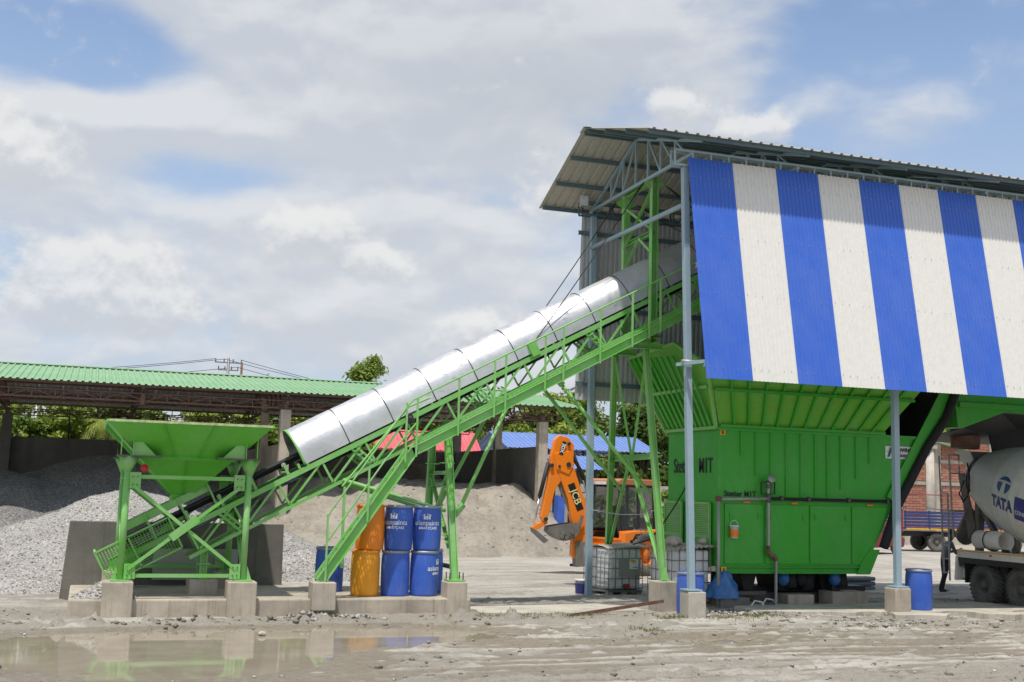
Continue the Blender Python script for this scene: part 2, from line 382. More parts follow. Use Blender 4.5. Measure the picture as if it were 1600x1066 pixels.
M['stone'] = gravel('loose_stone', (.30,.28,.25), (.46,.44,.40), (.56,.54,.5), 6)
def sand(name, a, b):
    t = NT(name); n = t.noise(.8, 9, .65); n2 = t.noise(6, 8, .7); n3 = t.noise(40, 4, .7)
    col = t.mix(t.ramp(t.math('ADD', t.math('MULTIPLY', n, .55), t.math('MULTIPLY', n2, .45)), .36, .62), a, b)
    col = t.mix(t.math('MULTIPLY', t.ramp(n3, .5, .75), .35), col, tuple(k*.6 for k in a))
    t.set('Base Color', col); t.set('Roughness', .95); t.set('Specular IOR Level', .2); t.bump(t.math('ADD', t.math('MULTIPLY', n2, 1.), t.math('MULTIPLY', n3, .25)), .8, .07); return t.m
M['sand'] = sand('sand', (.26,.232,.19), (.40,.362,.305))
M['sand_dark'] = sand('shaded_sand', (.17,.15,.12), (.27,.245,.2))  # same sand made darker, the shed's shade put into its colour
def ground_mat():
    t = NT('muddy_ground'); n = t.noise(.35, 9, .62); n2 = t.noise(2.2, 9, .68, stretch=(.5,1.4,1)); n3 = t.noise(13, 8, .72, stretch=(.7,1.2,1)); n4 = t.noise(60, 4, .7)
    wet, soil = t.attr('wet'), t.attr('soil')
    f = t.math('ADD', t.math('MULTIPLY', n, .5), t.math('MULTIPLY', n2, .5))
    col = t.mix(t.ramp(f, .36, .62), (.37,.34,.29), (.56,.525,.465))
    col = t.mix(t.math('MULTIPLY', t.ramp(n3, .48, .66), .6), col, (.21,.19,.158))
    n5 = t.noise(.9, 7, .66, stretch=(.22,1.7,1), off=(3,8,0)); col = t.mix(t.math('MULTIPLY', t.ramp(n5, .50, .64), .55), col, (.225,.20,.163))
    s_ = t.ramp(t.math('ADD', soil, t.math('MULTIPLY', t.math('SUBTRACT', n3, .5), 1.1)), .35, .75)
    col = t.mix(t.math('MULTIPLY', s_, .75), col, t.mix(t.ramp(n4, .4, .65), (.25,.226,.186), (.40,.368,.312)))
    col = t.mix(t.math('MULTIPLY', t.ramp(n4, .60, .74), .4), col, (.52,.50,.45))
    w = t.ramp(t.math('ADD', wet, t.math('MULTIPLY', t.math('SUBTRACT', n2, .5), .8)), .35, .7)
    col = t.mix(w, col, t.mix(t.ramp(n3, .3, .7), (.235,.198,.148), (.33,.285,.222)))
    t.set('Base Color', col); t.set('Roughness', t.ramp(w, 0, 1, .93, .38)); t.set('Specular IOR Level', .35)
    t.bump(t.math('ADD', t.math('MULTIPLY', n3, .9), t.math('MULTIPLY', n4, .3)), .9, .06); return t.m
M['ground'] = ground_mat()
def water():
    t = NT('muddy_water'); n = t.noise(1.2, 6, .6)
    t.set('Base Color', t.mix(t.ramp(n, .3, .7), (.29,.25,.19), (.36,.315,.245))); t.set('Roughness', .045); t.set('IOR', 1.33); t.set('Specular IOR Level', .5)
    t.bump(t.noise(7, 3, .5), .012, .01); return t.m
M['water'] = water()
def leaf(name, a, b, c):
    t = NT(name); r = t.attr('tone'); col = t.mix(t.ramp(r, 0, .7), a, b); col = t.mix(t.ramp(r, .75, 1.), col, c)
    t.set('Base Color', col); t.set('Roughness', .55); t.set('Specular IOR Level', .35)
    tr = t.N.new('ShaderNodeBsdfTranslucent'); t.L.new(col, tr.inputs[0]); ad = t.N.new('ShaderNodeMixShader'); ad.inputs[0].default_value = .3
    t.L.new(t.p.outputs[0], ad.inputs[1]); t.L.new(tr.outputs[0], ad.inputs[2]); t.L.new(ad.outputs[0], t.N['Material Output'].inputs[0]); return t.m
M['leaf'] = leaf('leaf_green', (.07,.12,.02), (.19,.28,.04), (.34,.40,.07))
M['leaf_pale'] = leaf('leaf_bright', (.11,.17,.025), (.30,.39,.06), (.48,.50,.11))
M['leaf_dark'] = leaf('leaf_dark', (.045,.09,.02), (.12,.19,.036), (.21,.28,.06))
M['leaf_yellow'] = leaf('leaf_yellow', (.12,.14,.02), (.35,.30,.03), (.6,.45,.04))
M['grass'] = leaf('grass_blade', (.12,.14,.04), (.24,.25,.08), (.36,.34,.15))
M['bark'] = flat('bark', (.12,.09,.065), .9, 0, .3, 20)
def bricks():
    t = NT('brick_masonry'); n = t.noise(9, 6, .6); r = t.rnd()
    col = t.mix(r, (.33,.13,.085), (.46,.21,.145)); col = t.mix(t.math('MULTIPLY', t.ramp(n, .5, .7), .4), col, (.35,.28,.22))
    t.set('Base Color', col); t.set('Roughness', .9); return t.m
M['brick'] = bricks()
# ================================================================== THE SETTING
def smooth(a, b, x):
    t = np.clip((x-a)/(b-a), 0, 1); return t*t*(3-2*t)
WATER_Z = -.042
def soil_mask(x, y):
    return smooth(.0,.32,fbm(x*.42, y*1.1, 4, 71)+.38*np.exp(-((y-22.6)/.55)**2)+.25*np.exp(-((y-14.6)/.9)**2)+.12*smooth(8,14,x)*np.exp(-((y-20.5)/1.5)**2))
RUTS = ((14.3,.015,.055,.15),(14.9,.02,.06,.16),(15.45,.03,.06,.14),(16.2,-.01,.06,.16),(16.9,.015,.055,.15),(17.7,.03,.05,.16),(18.6,.0,.055,.17),(19.5,-.02,.045,.15),(20.2,.01,.04,.13),(21.1,.02,.05,.14),(13.8,.0,.06,.16))
def ruts(x, y):
    """wheel ruts pressed into the mud along the plant, with the tyre's lug marks: height and how far the soil tone is darkened"""
    h = 0*x; rut_tone = 0*x
    for k, (y0, sl, d, w) in enumerate(RUTS):
        c = y0+sl*(x-6)+.28*fbm(x*.16, x*0+k, 2, 40+k)*2
        amp = (.25+.75*smooth(-.2,.3,fbm(x*.22, x*0+k*3.1, 2, 60+k)))*smooth(2.0+k%3, 5.0+k%3, x)
        q = np.abs(y-c); g = np.exp(-(q/w)**4); s = np.exp(-((q-w*1.5)/(w*.5))**2)
        lug = (np.sin(x*15+np.sign(y-c)*q*14+k) > .1)*1.0
        h = h+amp*(-d*g+d*.9*s*(.6+.8*vnoise(x*5, y*6, 8))+g*.034*lug*vnoise(x*1.3, y*0+k, 3))
        rut_tone = rut_tone+amp*(g*(1-lug)*.8+s*.7*vnoise(x*4, y*5, 9))  # darker on rut floors between lugs and in spots along the rims
    return h, np.clip(rut_tone, 0, 1)
def ground_h(x, y):
    so = soil_mask(x, y)
    h = .035*fbm(x*.35, y*.5, 4, 3)+.016*fbm(x*1.4, y*2.6, 4, 11)+.008*fbm(x*7, y*9, 3, 23)+so*(.10*np.abs(fbm(x*2.6, y*4.2, 4, 31, .6))+.032*fbm(x*8, y*9, 3, 37))
    near = 1-smooth(22.4, 23.2, y)
    h = h+near*ruts(x, y)[0]
    # clods along the foot of the platform and across the yard
    cl = np.maximum(fbm(x*3.2, y*3.6, 4, 77)-.18, 0)
    h = h+cl*(.30*np.exp(-((y-22.55)/.5)**2)*smooth(9.5,8,x)+.13*np.exp(-((y-20.6)/1.2)**2)*smooth(5,8,x)+.07*near)
    # the hollow that holds the puddle
    def hol(cx, cy, rx, ry, d): return -d*np.exp(-(((x-cx)/rx)**2+((y-cy)/ry)**2)**1.6)
    h = h+hol(2.6,20.3,3.9,1.55,.16)+hol(1.2,18.1,2.3,1.5,.15)+hol(5.6,20.6,1.9,.7,.09)+hol(10.3,19.3,1.6,.55,.075)+hol(7.6,19.0,1.3,.3,.05)+hol(14.0,18.2,1.3,.35,.05)
    h = h+.05*smooth(9,14,x)*smooth(20,23,y)
    return h
def axis(fine0, fine1, step, lo, hi):
    a = list(np.arange(fine0, fine1+step/2, step)); d = step
    v = fine1
    while v < hi: d *= 1.22; v += d; a.append(v)
    d = step; v = fine0; b = []
    while v > lo: d *= 1.22; v -= d; b.append(v)
    return np.array(b[::-1]+a)
def make_ground():
    xs = axis(-3.5, 24, .075, -900, 1200); ys = axis(12.6, 29, .06, -300, 2200)
    X, Y = np.meshgrid(xs, ys); fine = smooth(-12,-3,X)*(1-smooth(26,40,X))*smooth(8,12,Y)*(1-smooth(30,45,Y))
    Z = ground_h(X, Y)*fine+(1-fine)*(.03*fbm(X*.2, Y*.2, 3, 5)-.02)
    wet = smooth(.055,-.03,Z)*fine*(1-smooth(21.6,23.2,Y))+.12*fine*smooth(-.2,.5,fbm(X*.3,Y*.5,3,91))
    V = np.stack([X, Y, Z], -1).reshape(-1,3); n, k = len(ys), len(xs)
    i = np.arange(n*k).reshape(n,k); Fq = np.stack([i[:-1,:-1],i[:-1,1:],i[1:,1:],i[1:,:-1]], -1).reshape(-1,4)
    o = np_mesh('ground', M['ground'], V, Fq, True, attrs={'wet': ('POINT', wet), 'soil': ('POINT', np.clip(soil_mask(X,Y)*(1-.6*smooth(27,34,Y))+.75*ruts(X,Y)[1]*(1-smooth(22.2,23,Y))*smooth(12,13,Y), 0, 1.2))}); struct(o); o['label'] = 'muddy grey-brown yard with wheel ruts'
    mb = MB(); mb.add([(-3.4,16,WATER_Z),(16.5,16,WATER_Z),(16.5,22.2,WATER_Z),(-3.4,22.2,WATER_Z)], [(0,1,2,3)])
    w = mb.build('puddle', M['water']); struct(w); w['label'] = 'brown rain puddle in front of the hopper'
make_ground()

def slab(name, poly, z0, z1, mat, label, jitter=.05, sub=6):
    """low cast slab with a ragged outline"""
    pts = []
    n = len(poly)
    for i in range(n):
        a, b = Vector(poly[i]), Vector(poly[(i+1)%n])
        for k in range(sub):
            p = a.lerp(b, k/sub); pts.append((p.x+random.uniform(-jitter,jitter), p.y+random.uniform(-jitter,jitter), z0))
    mb = MB(); mb.prism(pts, (0,0,z1-z0)); o = mb.build(name, mat, bevel=.012); struct(o); o['label'] = label; return o
slab('concrete_apron', [(7.7,23.35),(9.2,23.1),(11.4,23.6),(11.5,24.4),(10.6,25.2),(7.7,25.0)], -.2, .07, M['concrete_pale'], 'pale broken concrete apron between trestle and tower footings', .09, 8)
slab('concrete_apron', [(13.6,22.7),(15.4,22.25),(17.6,22.3),(19.9,22.2),(21.2,23.0),(20.6,24.3),(16,24.0),(13.7,23.6)], -.2, .13, M['concrete_pale'], 'pale spilled concrete in front of the batching plant', .13, 8)
slab('spilled_concrete', [(16.2,21.4),(17.3,21.15),(17.7,21.5),(17.2,21.85),(16.4,21.85)], -.1, .16, M['concrete_pale'], 'small pale lump of spilled concrete beside the right post', .07, 6)
slab('spilled_concrete', [(18.5,21.4),(19.3,21.2),(19.8,21.6),(19.3,22.05),(18.6,21.95)], -.1, .15, M['concrete_pale'], 'rough concrete lump in front of the right blue drum', .09, 6)
def footing(x0, x1, y0, y1, z0, z1, label, mat='concrete', plinth=None, plate=True):
    t = thing('concrete_footing', label, 'footing', ((x0+x1)/2,(y0+y1)/2,z0), 'concrete footings under the steel posts')
    mb = MB(); mb.b2(x0,x1,y0,y1,z0 if not plinth else z0+.22,z1); mb.build('block', M[mat], t, bevel=.022)
    if plinth: mb = MB(); mb.b2(x0+.13,x1-.1,y0+.09,y1-.05,z0-.1,z0+.2195); mb.build('plinth', M['concrete'], t, bevel=.015)
    return t
mb = MB(); mb.b2(-.15, 7.5, 23.45, 26.9, -.3, .33); o = mb.build('platform', M['concrete'], bevel=.03); struct(o); o['label'] = 'low concrete platform under the hopper and drums'
footing(.42,.96,23.3,23.85,-.1,.66,'concrete footing under the left front leg of the hopper')
footing(2.66,3.2,23.3,23.85,-.1,.66,'concrete footing under the right front leg of the hopper')
footing(4.24,4.70,23.22,23.70,-.1,.66,'small square concrete block under the foot of the green stair', plinth=True)
footing(7.0,7.42,23.45,23.95,-.2,.65,'concrete footing under the conveyor trestle beside the blue drums')
footing(11.72,12.18,23.5,24.0,-.2,.66,'concrete footing under the front legs of the conveyor tower')
footing(11.66,12.06,22.02,22.42,-.2,.57,'concrete footing under the blue-grey post left of the striped awning','concrete_pale')
footing(16.66,17.07,22.02,22.42,-.1,.64,'concrete footing of the post beside the right blue drum')
footing(.45,.95,25.9,26.4,.2,.66,'concrete footing under the left rear leg of the hopper')
footing(2.68,3.18,25.9,26.4,.2,.66,'concrete footing under the right rear leg of the hopper')
footing(2.05,2.6,24.5,25.3,.3,.62,'low concrete block under the conveyor tail leg')
footing(12.55,13.15,28.5,29.1,-.2,.3,'concrete footing under the rear legs of the conveyor tower')
footing(6.95,7.45,25.7,26.3,.2,.62,'concrete footing under the rear leg of the conveyor trestle')
# retaining slab behind the hopper
t = thing('retaining_wall', 'dark weathered concrete slab wall behind the hopper legs', 'wall', (1.9,26.75,0))
mb = MB(); mb.prism([(-.36,26.72,-.1),(4.2,26.72,-.1),(4.18,26.72,1.64),(-.24,26.72,1.64)], (0,.16,0)); mb.build('slab', M['concrete_dark'], t, bevel=.015)
mb = MB(); mb.b2(1.45,3.2,26.5,26.58,.45,1.1); mb.build('steel_sheet', M['pipe'], t, bevel=.004)

# ---------------- heaps
def heap(name, label, cat, mat, fn, x0, x1, y0, y1, step, stones=0, smat=None, group=None, smin=.02, smax=.06):
    xs = np.arange(x0, x1, step); ys = np.arange(y0, y1, step*1.4); X, Y = np.meshgrid(xs, ys); Z = fn(X, Y)
    V = np.stack([X, Y, Z], -1).reshape(-1,3); n, k = Z.shape; i = np.arange(n*k).reshape(n,k)
    Fq = np.stack([i[:-1,:-1],i[:-1,1:],i[1:,1:],i[1:,:-1]], -1).reshape(-1,4)
    Fq = Fq[V[Fq,2].max(1) > -.08]
    t = thing(name, label, cat, (float(X.mean()), float(Y.mean()), 0), group)
    np_mesh('mound', mat, V, Fq, True, t)
    if stones:
        sx = RNG.uniform(x0, x1, stones); sy = RNG.uniform(y0, y1, stones); sz = fn(sx, sy); k = sz > -.02
        pebbles('loose_stones', smat or mat, sx[k], sy[k], sz[k], smin, smax, t)
    return t
OCT = np.array([(1,0,0),(-1,0,0),(0,1,0),(0,-1,0),(0,0,1),(0,0,-1)], float)
OCF = np.array([(0,2,4),(2,1,4),(1,3,4),(3,0,4),(2,0,5),(1,2,5),(3,1,5),(0,3,5)])
def pebbles(name, mat, x, y, z, smin, smax, parent=None):
    n = len(x); s = smin+(smax-smin)*RNG.random(n)**2.5
    v = OCT[None]*(1+.5*(RNG.random((n,6,1))-.5)); v = v+.22*(RNG.random((n,6,3))-.5)
    a = RNG.uniform(0, 6.28, n); c, s_ = np.cos(a), np.sin(a)
    v = np.stack([v[...,0]*c[:,None]-v[...,1]*s_[:,None], v[...,0]*s_[:,None]+v[...,1]*c[:,None], v[...,2]*.65], -1)*s[:,None,None]
    v = v+np.stack([x,y,z+s*.25], -1)[:,None,:]
    o = np_mesh(name, mat, v.reshape(-1,3), (OCF[None]+6*np.arange(n)[:,None,None]).reshape(-1,3), False, parent); o['kind'] = 'stuff'; return o
def cone(X, Y, cx, cy, rx, ry, h, p=1.25, sd=0, rough=.12):
    wx = X+.5*fbm(X*.35, Y*.35, 3, sd+1); wy = Y+.5*fbm(X*.35, Y*.35, 3, sd+2)
    d = np.sqrt(((wx-cx)/rx)**2+((wy-cy)/ry)**2)
    return h*(1.06-np.sqrt(d*d+.012)*1.0)+rough*fbm(X*1.1, Y*1.1, 4, sd+3)
def gravel_fn(X, Y):
    a = cone(X,Y,1.15,36.2,5.0,5.6,2.5,sd=5); b = cone(X,Y,3.9,36.4,4.5,5.0,1.75,sd=8); c = np.maximum(cone(X,Y,-1.2,36.2,3.6,6.2,1.55,sd=18), cone(X,Y,-.7,31.6,2.3,3.2,1.05,sd=19,rough=.16))
    return np.maximum(np.maximum(a,b),c)+.018*fbm(X*9,Y*9,2,4)-.1
heap('gravel_heap','pale crushed stone heap in the sun behind the hopper','heap',M['gravel'],gravel_fn,-6,9,27.6,43,.11,16000,M['gravel'],'aggregate heaps',.012,.038)
def dark_fn(X, Y):
    a = cone(X,Y,1.6,54.5,9.5,8.5,4.1,sd=31,rough=.1); b = cone(X,Y,-4,52.5,9,7,3.1,sd=33,rough=.1); s = np.minimum(np.maximum(a,b), 3.55+.12*fbm(X*.5,Y*.5,3,2))
    return np.where(X > 7.0, -.3, s)
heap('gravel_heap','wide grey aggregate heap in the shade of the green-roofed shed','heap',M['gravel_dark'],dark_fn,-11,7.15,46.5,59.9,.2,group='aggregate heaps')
def sand_fn(X, Y):
    a = cone(X,Y,13.2,49.8,6.4,6.0,4.2,sd=41,rough=.34); b = cone(X,Y,16.6,49.2,4.0,5.2,3.8,sd=45,rough=.3); c = cone(X,Y,9.4,50.2,5.0,5.6,3.1,sd=48,rough=.28)
    z = np.maximum(np.maximum(a,b),c); z = np.minimum(z, 2.85+.34*fbm(X*.55,Y*.55,4,9))
    return z-.16+.16*np.abs(fbm(X*1.8,Y*1.3,4,12))*(z>0)
heap('sand_heap','brown sand heap in the sun left of the orange excavator arm','heap',M['sand'],sand_fn,5.5,20,43,56,.13,900,M['sand'],'aggregate heaps',.02,.07)
def sand2_fn(X, Y):
    a = cone(X,Y,10.6,57.6,6.5,5.6,4.9,sd=51,rough=.2); b = cone(X,Y,15.2,57.8,5.5,4.8,4.1,sd=53,rough=.2)
    return np.where((X<7.55)|(X>18), -.3, np.maximum(a,b)-.1)
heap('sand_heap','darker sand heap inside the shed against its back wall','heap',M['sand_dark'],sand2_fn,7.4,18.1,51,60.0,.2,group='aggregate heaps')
def chip_fn(X, Y): return cone(X,Y,5.6,33.2,2.0,1.7,.95,sd=61,rough=.1)-.12
heap('gravel_heap','small pale stone chip heap behind the left blue drum','heap',M['gravel'],chip_fn,2.9,8.2,30.8,35.6,.08,1800,M['gravel'],'aggregate heaps',.015,.045)
def scree_fn(X, Y): return .34+cone(X,Y,.42,24.15,.62,.66,.36,sd=63,rough=.02)
heap('gravel_heap','thin spill of stone on the left end of the platform','heap',M['gravel'],lambda X,Y: scree_fn(X,Y)-.03,-.12,1.3,23.5,25.4,.05,700,M['gravel'],'aggregate heaps',.012,.035)

# ---------------- open storage shed behind (green roof)
def ribbed(width, n, rib, h, base=.004):
    """profile of a ribbed sheet: (offset, height) pairs"""
    p = []
    for i in range(n):
        c = (i+.5)*width/n
        p += [(c-rib*.5,0),(c-rib*.28,h),(c+rib*.28,h),(c+rib*.5,0)]
    return [(0,0)]+p+[(width,0)]
def sheet_mesh(name, a, b, width, n, rib, h, mat, nrm, th=.004):
    """ribbed sheet from line a to line b (both start points), spanning `width` along +X; two skins"""
    a, b, nrm = Vector(a), Vector(b), Vector(nrm).normalized(); pr = ribbed(width, n, rib, h); X = Vector((1,0,0)); k = len(pr)
    vs = [a+X*s+nrm*t for s, t in pr]+[b+X*s+nrm*t for s, t in pr]+[a+X*s+nrm*(t-th) for s, t in pr]+[b+X*s+nrm*(t-th) for s, t in pr]
    fs = [(i,i+1,k+i+1,k+i) for i in range(k-1)]+[(2*k+i,3*k+i,3*k+i+1,2*k+i+1) for i in range(k-1)]
    fs += [(i,2*k+i,2*k+i+1,i+1) for i in range(k-1)]+[(k+i,k+i+1,3*k+i+1,3*k+i) for i in range(k-1)]
    mb = MB(); mb.add(vs, fs); return mb
def tile_sheets(name, a, b, width, count, n, rib, h, mats, nrm, parent):
    first = {}
    for i in range(count):
        m_ = mats[i % len(mats)]
        if m_ not in first:
            o = sheet_mesh(name, a, b, width-.003, n, rib, h, None, nrm).build(name, M[m_], None); first[m_] = o
            o.location = (i*width,0,0); attach(o, parent)
        else: dup(first[m_], (i*width,0,0), parent, name)
def lattice(mb, p, q, depth, pitch, w, up=(0,0,1), diag=False):
    p, q = Vector(p), Vector(q); u = Vector(up)*depth; n = max(1, round((q-p).length/pitch))
    mb.beam(p,q,w,w); mb.beam(p+u,q+u,w,w)
    for i in range(n+1):
        a = p.lerp(q,i/n); mb.beam(a,a+u,w*.8,w*.8,up=(1,0,0))
        if diag and i < n: b = p.lerp(q,(i+1)/n); mb.beam(a if i%2 else a+u, b+u if i%2 else b, w*.7, w*.7)
    return mb
def storage_shed():
    t = thing('storage_shed','long open storage shed with pale green ribbed roof behind the heaps','shed',(7.3,54,0))
    FE, RZ, BE = (47.0,6.09), (54.0,7.22), (61.0,5.98); xs = [-14.5,-9.05,-3.6,1.85,7.3,12.75,18.2]
    for i, x in enumerate(xs):
        if i % 2 == 0: mb = MB(); mb.b2(x-.2,x+.2,47.5,47.9,-.1,5.45); mb.build('column', M['concrete'], t, bevel=.01)
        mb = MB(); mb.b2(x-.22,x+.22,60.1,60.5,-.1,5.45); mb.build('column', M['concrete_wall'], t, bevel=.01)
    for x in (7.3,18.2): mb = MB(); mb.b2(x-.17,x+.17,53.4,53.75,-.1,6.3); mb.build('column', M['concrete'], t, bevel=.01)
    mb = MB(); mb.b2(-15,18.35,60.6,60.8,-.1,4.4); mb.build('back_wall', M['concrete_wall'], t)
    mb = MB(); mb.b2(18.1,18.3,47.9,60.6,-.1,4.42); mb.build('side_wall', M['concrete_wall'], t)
    mb = MB(); mb.b2(7.2,7.4,47.9,60.6,-.1,4.1); mb.build('partition_wall', M['concrete'], t)
    for x in xs:                                                        # roof trusses across
        mb = MB()
        mb.beam((x,47.3,5.72),(x,60.7,5.62),.09,.09); mb.beam((x,47.2,6.0),(x,54,7.08),.09,.09); mb.beam((x,54,7.08),(x,60.8,5.88),.09,.09)
        for k in range(1,10):
            y = 47.3+13.4*k/10; zt = 6.0+1.08*(1-abs(y-54)/6.8); mb.beam((x,y,5.68),(x,y,zt),.05,.05,up=(1,0,0))
            y2 = 47.3+13.4*(k+(1 if k<5 else -1))/10; zt2 = 6.0+1.08*(1-abs(y2-54)/6.8); mb.beam((x,y,5.68),(x,y2,zt2),.05,.05)
        mb.build('truss', M['brown'], t)
        for y in (47.7, 60.3): mb = MB(); mb.beam((x,y,5.4),(x,y,5.75),.16,.16,up=(1,0,0)); mb.build('truss_shoe', M['brown'], t)
    for y, z in ((47.7,5.66),(51.0,5.72),(57.2,5.6),(60.3,5.55)):        # lattice girders along
        mb = MB(); lattice(mb, (-15,y,z-.15),(18.9,y,z-.15),.3,.8,.045,diag=True); mb.build('girder', M['brown'], t)
    for k in range(7):
        for s in (0,1):
            f = (k+.3)/7; y = (FE[0] if s==0 else BE[0])*(1-f)+54*f; z = (FE[1] if s==0 else BE[1])*(1-f)+RZ[1]*f-.07
            mb = MB(); mb.beam((-15,y,z),(19.6,y,z),.06,.09); mb.build('purlin', M['brown'], t)
    tile_sheets('roof_sheet',(-15.2,FE[0],FE[1]),(-15.2,54,RZ[1]),1.0,35,4,.12,.045,['roof_green'],(0,-.16,1),t)
    tile_sheets('roof_sheet_rear',(-15.2,BE[0],BE[1]),(-15.2,54,RZ[1]),1.0,35,4,.12,.045,['sheet_pale'],(0,.16,1),t)
    mb = MB(); mb.prism([(-15.2,53.7,7.24),(-15.2,54,7.31),(-15.2,54.3,7.24),(-15.2,54.0,7.28)], (35,0,0)); mb.build('ridge_cap', M['roof_green'], t)
    for x in (-.9,6.0,-6.2,3.4): mb = MB(); mb.tube((x,60.7,4.4),(x,60.7,5.7),.035,8); mb.build('thin_post', M['dark'], t)
    mb = MB(); mb.beam((-15,60.7,5.55),(18.3,60.7,5.55),.03,.03); mb.build('rail', M['dark'], t)
storage_shed()

# ---------------- background buildings
def far_roof(name, label, x0, x1, yf, zf, yr, zr, yb, mat, posts, wall=False):
    t = thing(name, label, 'shed', ((x0+x1)/2,yf,0))
    n = max(1,int(round((x1-x0)/1.0)))
    tile_sheets('roof_sheet',(x0,yf,zf),(x0,yr,zr),(x1-x0)/n,n,3,.12,.05,[mat],(0,-(zr-zf),yr-yf),t)
    tile_sheets('roof_sheet_rear',(x0,yb,zf),(x0,yr,zr),(x1-x0)/n,n,2,.12,.05,[mat],(0,zr-zf,yb-yr),t)
    for i in range(posts+1):
        x = x0+.4+(x1-x0-.8)*i/posts
        for y in (yf+.4, yb-.4): mb = MB(); mb.beam((x,y,-.1),(x,y,zf),.14,.14,up=(1,0,0)); mb.build('post', M['dark'], t)
    mb = MB(); lattice(mb,(x0+.2,yf+.4,zf-.45),(x1-.2,yf+.4,zf-.45),.32,1.0,.06,diag=True); mb.build('girder', M['dark'], t)
    if wall: mb = MB(); mb.b2(x0+.4,x1-.4,yb-.5,yb-.3,-.1,2.6); mb.build('wall', M['concrete_pale'], t)
    return t
far_roof('open_shed','open shed with bright blue ribbed roof behind the excavator',26.2,37.4,75,5.38,79,6.58,83,'roof_blue',4)
far_roof('open_shed','shed with pinkish red ribbed roof beyond the sand heap',15.5,24.4,75,5.0,76.7,6.3,78.4,'roof_red',3)
t = far_roof('open_shed','low shed with small blue roof corner under the larger blue roof',26.3,29.2,66,3.9,68.4,4.75,70.8,'roof_blue',2)
t = thing('white_wall','long pale plastered boundary wall behind the excavator','wall',(34,72,0))
mb = MB(); mb.b2(24,44,72.5,72.8,-.1,3.1); mb.build('wall_face', M['concrete_pale'], t)
for k in range(5): mb = MB(); mb.b2(24+4.9*k,24.35+4.9*k,72.35,72.5,-.1,3.2); mb.build('pier', M['concrete_pale'], t)
def brick_house():
    t = thing('brick_building','unplastered red brick building with green roof edge behind the mixer truck','building',(52,62,0))
    a = Vector((44.5,60,0)); w = 12.0
    mb = MB(); mb.b2(44.5,56.5,60.05,66,-.1,6.2); mb.build('wall', M['concrete_pale'], t)
    # the facing bricks one can tell apart
    bl, bh = .48, .155; base = MB().box((0,0,0),(bl-.025,.06,bh-.022)).build('brick', M['brick'], None); base.location = (44.8,60.0,.4); attach(base, t); n = 0
    rows = []
    for r in range(34):
        z = 1.1+r*bh
        if 3.55 < z < 3.8 or 4.9 < z < 5.05: continue
        for c in range(22):
            x = 46.2+c*bl+(bl/2 if r%2 else 0)
            if x > 52.2 or (48.3 < x < 48.8): continue
            rows.append((x,z))
    for x, z in rows[:298]: dup(base, (x,60.0,z), t, 'brick')
    rest = MB()
    for x, z in rows[298:]: rest.box((x,60.0,z),(bl-.025,.06,bh-.022))
    if rest.v: o = rest.build('brickwork', M['brick'], t); o['kind'] = 'stuff'
    for x in (44.7,48.5,52.6,56.3): mb = MB(); mb.b2(x-.22,x+.22,59.9,60.05,-.1,6.2); mb.build('pilaster', M['concrete'], t)
    for z in (3.65,4.98): mb = MB(); mb.b2(44.5,56.5,59.92,60.06,z-.1,z+.1); mb.build('band_beam', M['concrete'], t)
    mb = MB(); mb.plate([(44,59.5,6.9),(50.4,59.5,5.75),(50.4,66.5,5.75),(44,66.5,6.9)], .08); mb.build('roof', M['roof_green'], t)
    mb = MB(); mb.prism([(44.2,60.0,6.2),(49.0,60.0,6.0),(44.2,60.0,6.8)],(0,.1,0)); mb.build('gable', M['brick'], t)
brick_house()
t = thing('pillar','pale round pillar standing in front of the brick building','pillar',(46.0,57.5,0))
mb = MB(); mb.tube((46.0,57.5,-.1),(46.0,57.5,5.6),.24,14); mb.build('shaft', M['concrete_pale'], t)
mb = MB(); mb.box((46.0,57.5,5.7),(.6,.6,.2)); mb.build('capital', M['concrete_pale'], t)

# ---------------- utility poles and wires
def utility_pole(x, y, h, label, arms, mat):
    t = thing('utility_pole', label, 'utility pole', (x,y,0), 'utility poles')
    mb = MB(); mb.tube((x,y,-.2),(x,y,h),.13,8,.09); mb.build('pole', mat, t)
    if arms:
        for k, (dz, w) in enumerate(((-.35,1.0),(-.9,.75))):
            mb = MB(); mb.beam((x-w,y,h+dz),(x+w,y,h+dz),.08,.08); mb.build('crossarm', mat, t)
            for s in (-1,-.35,.35,1): mb = MB(); mb.tube((x+w*s*.93,y,h+dz),(x+w*s*.93,y,h+dz+.28),.035,6); mb.build('insulator', M['dark'], t)
    return t
utility_pole(9.4,90,11.7,'grey steel utility pole with crossarms above the green roof',True,M['cage'])
utility_pole(10.6,92,11.6,'brown wooden utility pole next to the steel crossarm pole',False,M['rust'])
def wire(a, b, sag, label, r=.02):
    a, b = Vector(a), Vector(b); pts = [a.lerp(b,k/14)-Vector((0,0,sag*4*(k/14)*(1-k/14))) for k in range(15)]
    mb = MB(); mb.path(pts, r, 5); tag(mb.build('overhead_wire', M['wire']), label, 'wire', 'overhead wires')
for k, (dx, z) in enumerate(((-.9,11.6),(-.3,11.6),(.65,11.05))):
    wire((9.4+dx,90,z),(-30,92,9.2-k*.3),1.0,['highest power line','middle power line','lowest power line'][k]+' sagging left from the crossarm pole')
for k, (dx, z) in enumerate(((-.3,11.6),(.9,11.6),(.65,11.05))):
    wire((9.4+dx,90,z),(52,96,9.6-k*.5),1.6,['middle power line','highest power line','lowest power line'][k]+' sagging right from the crossarm pole')
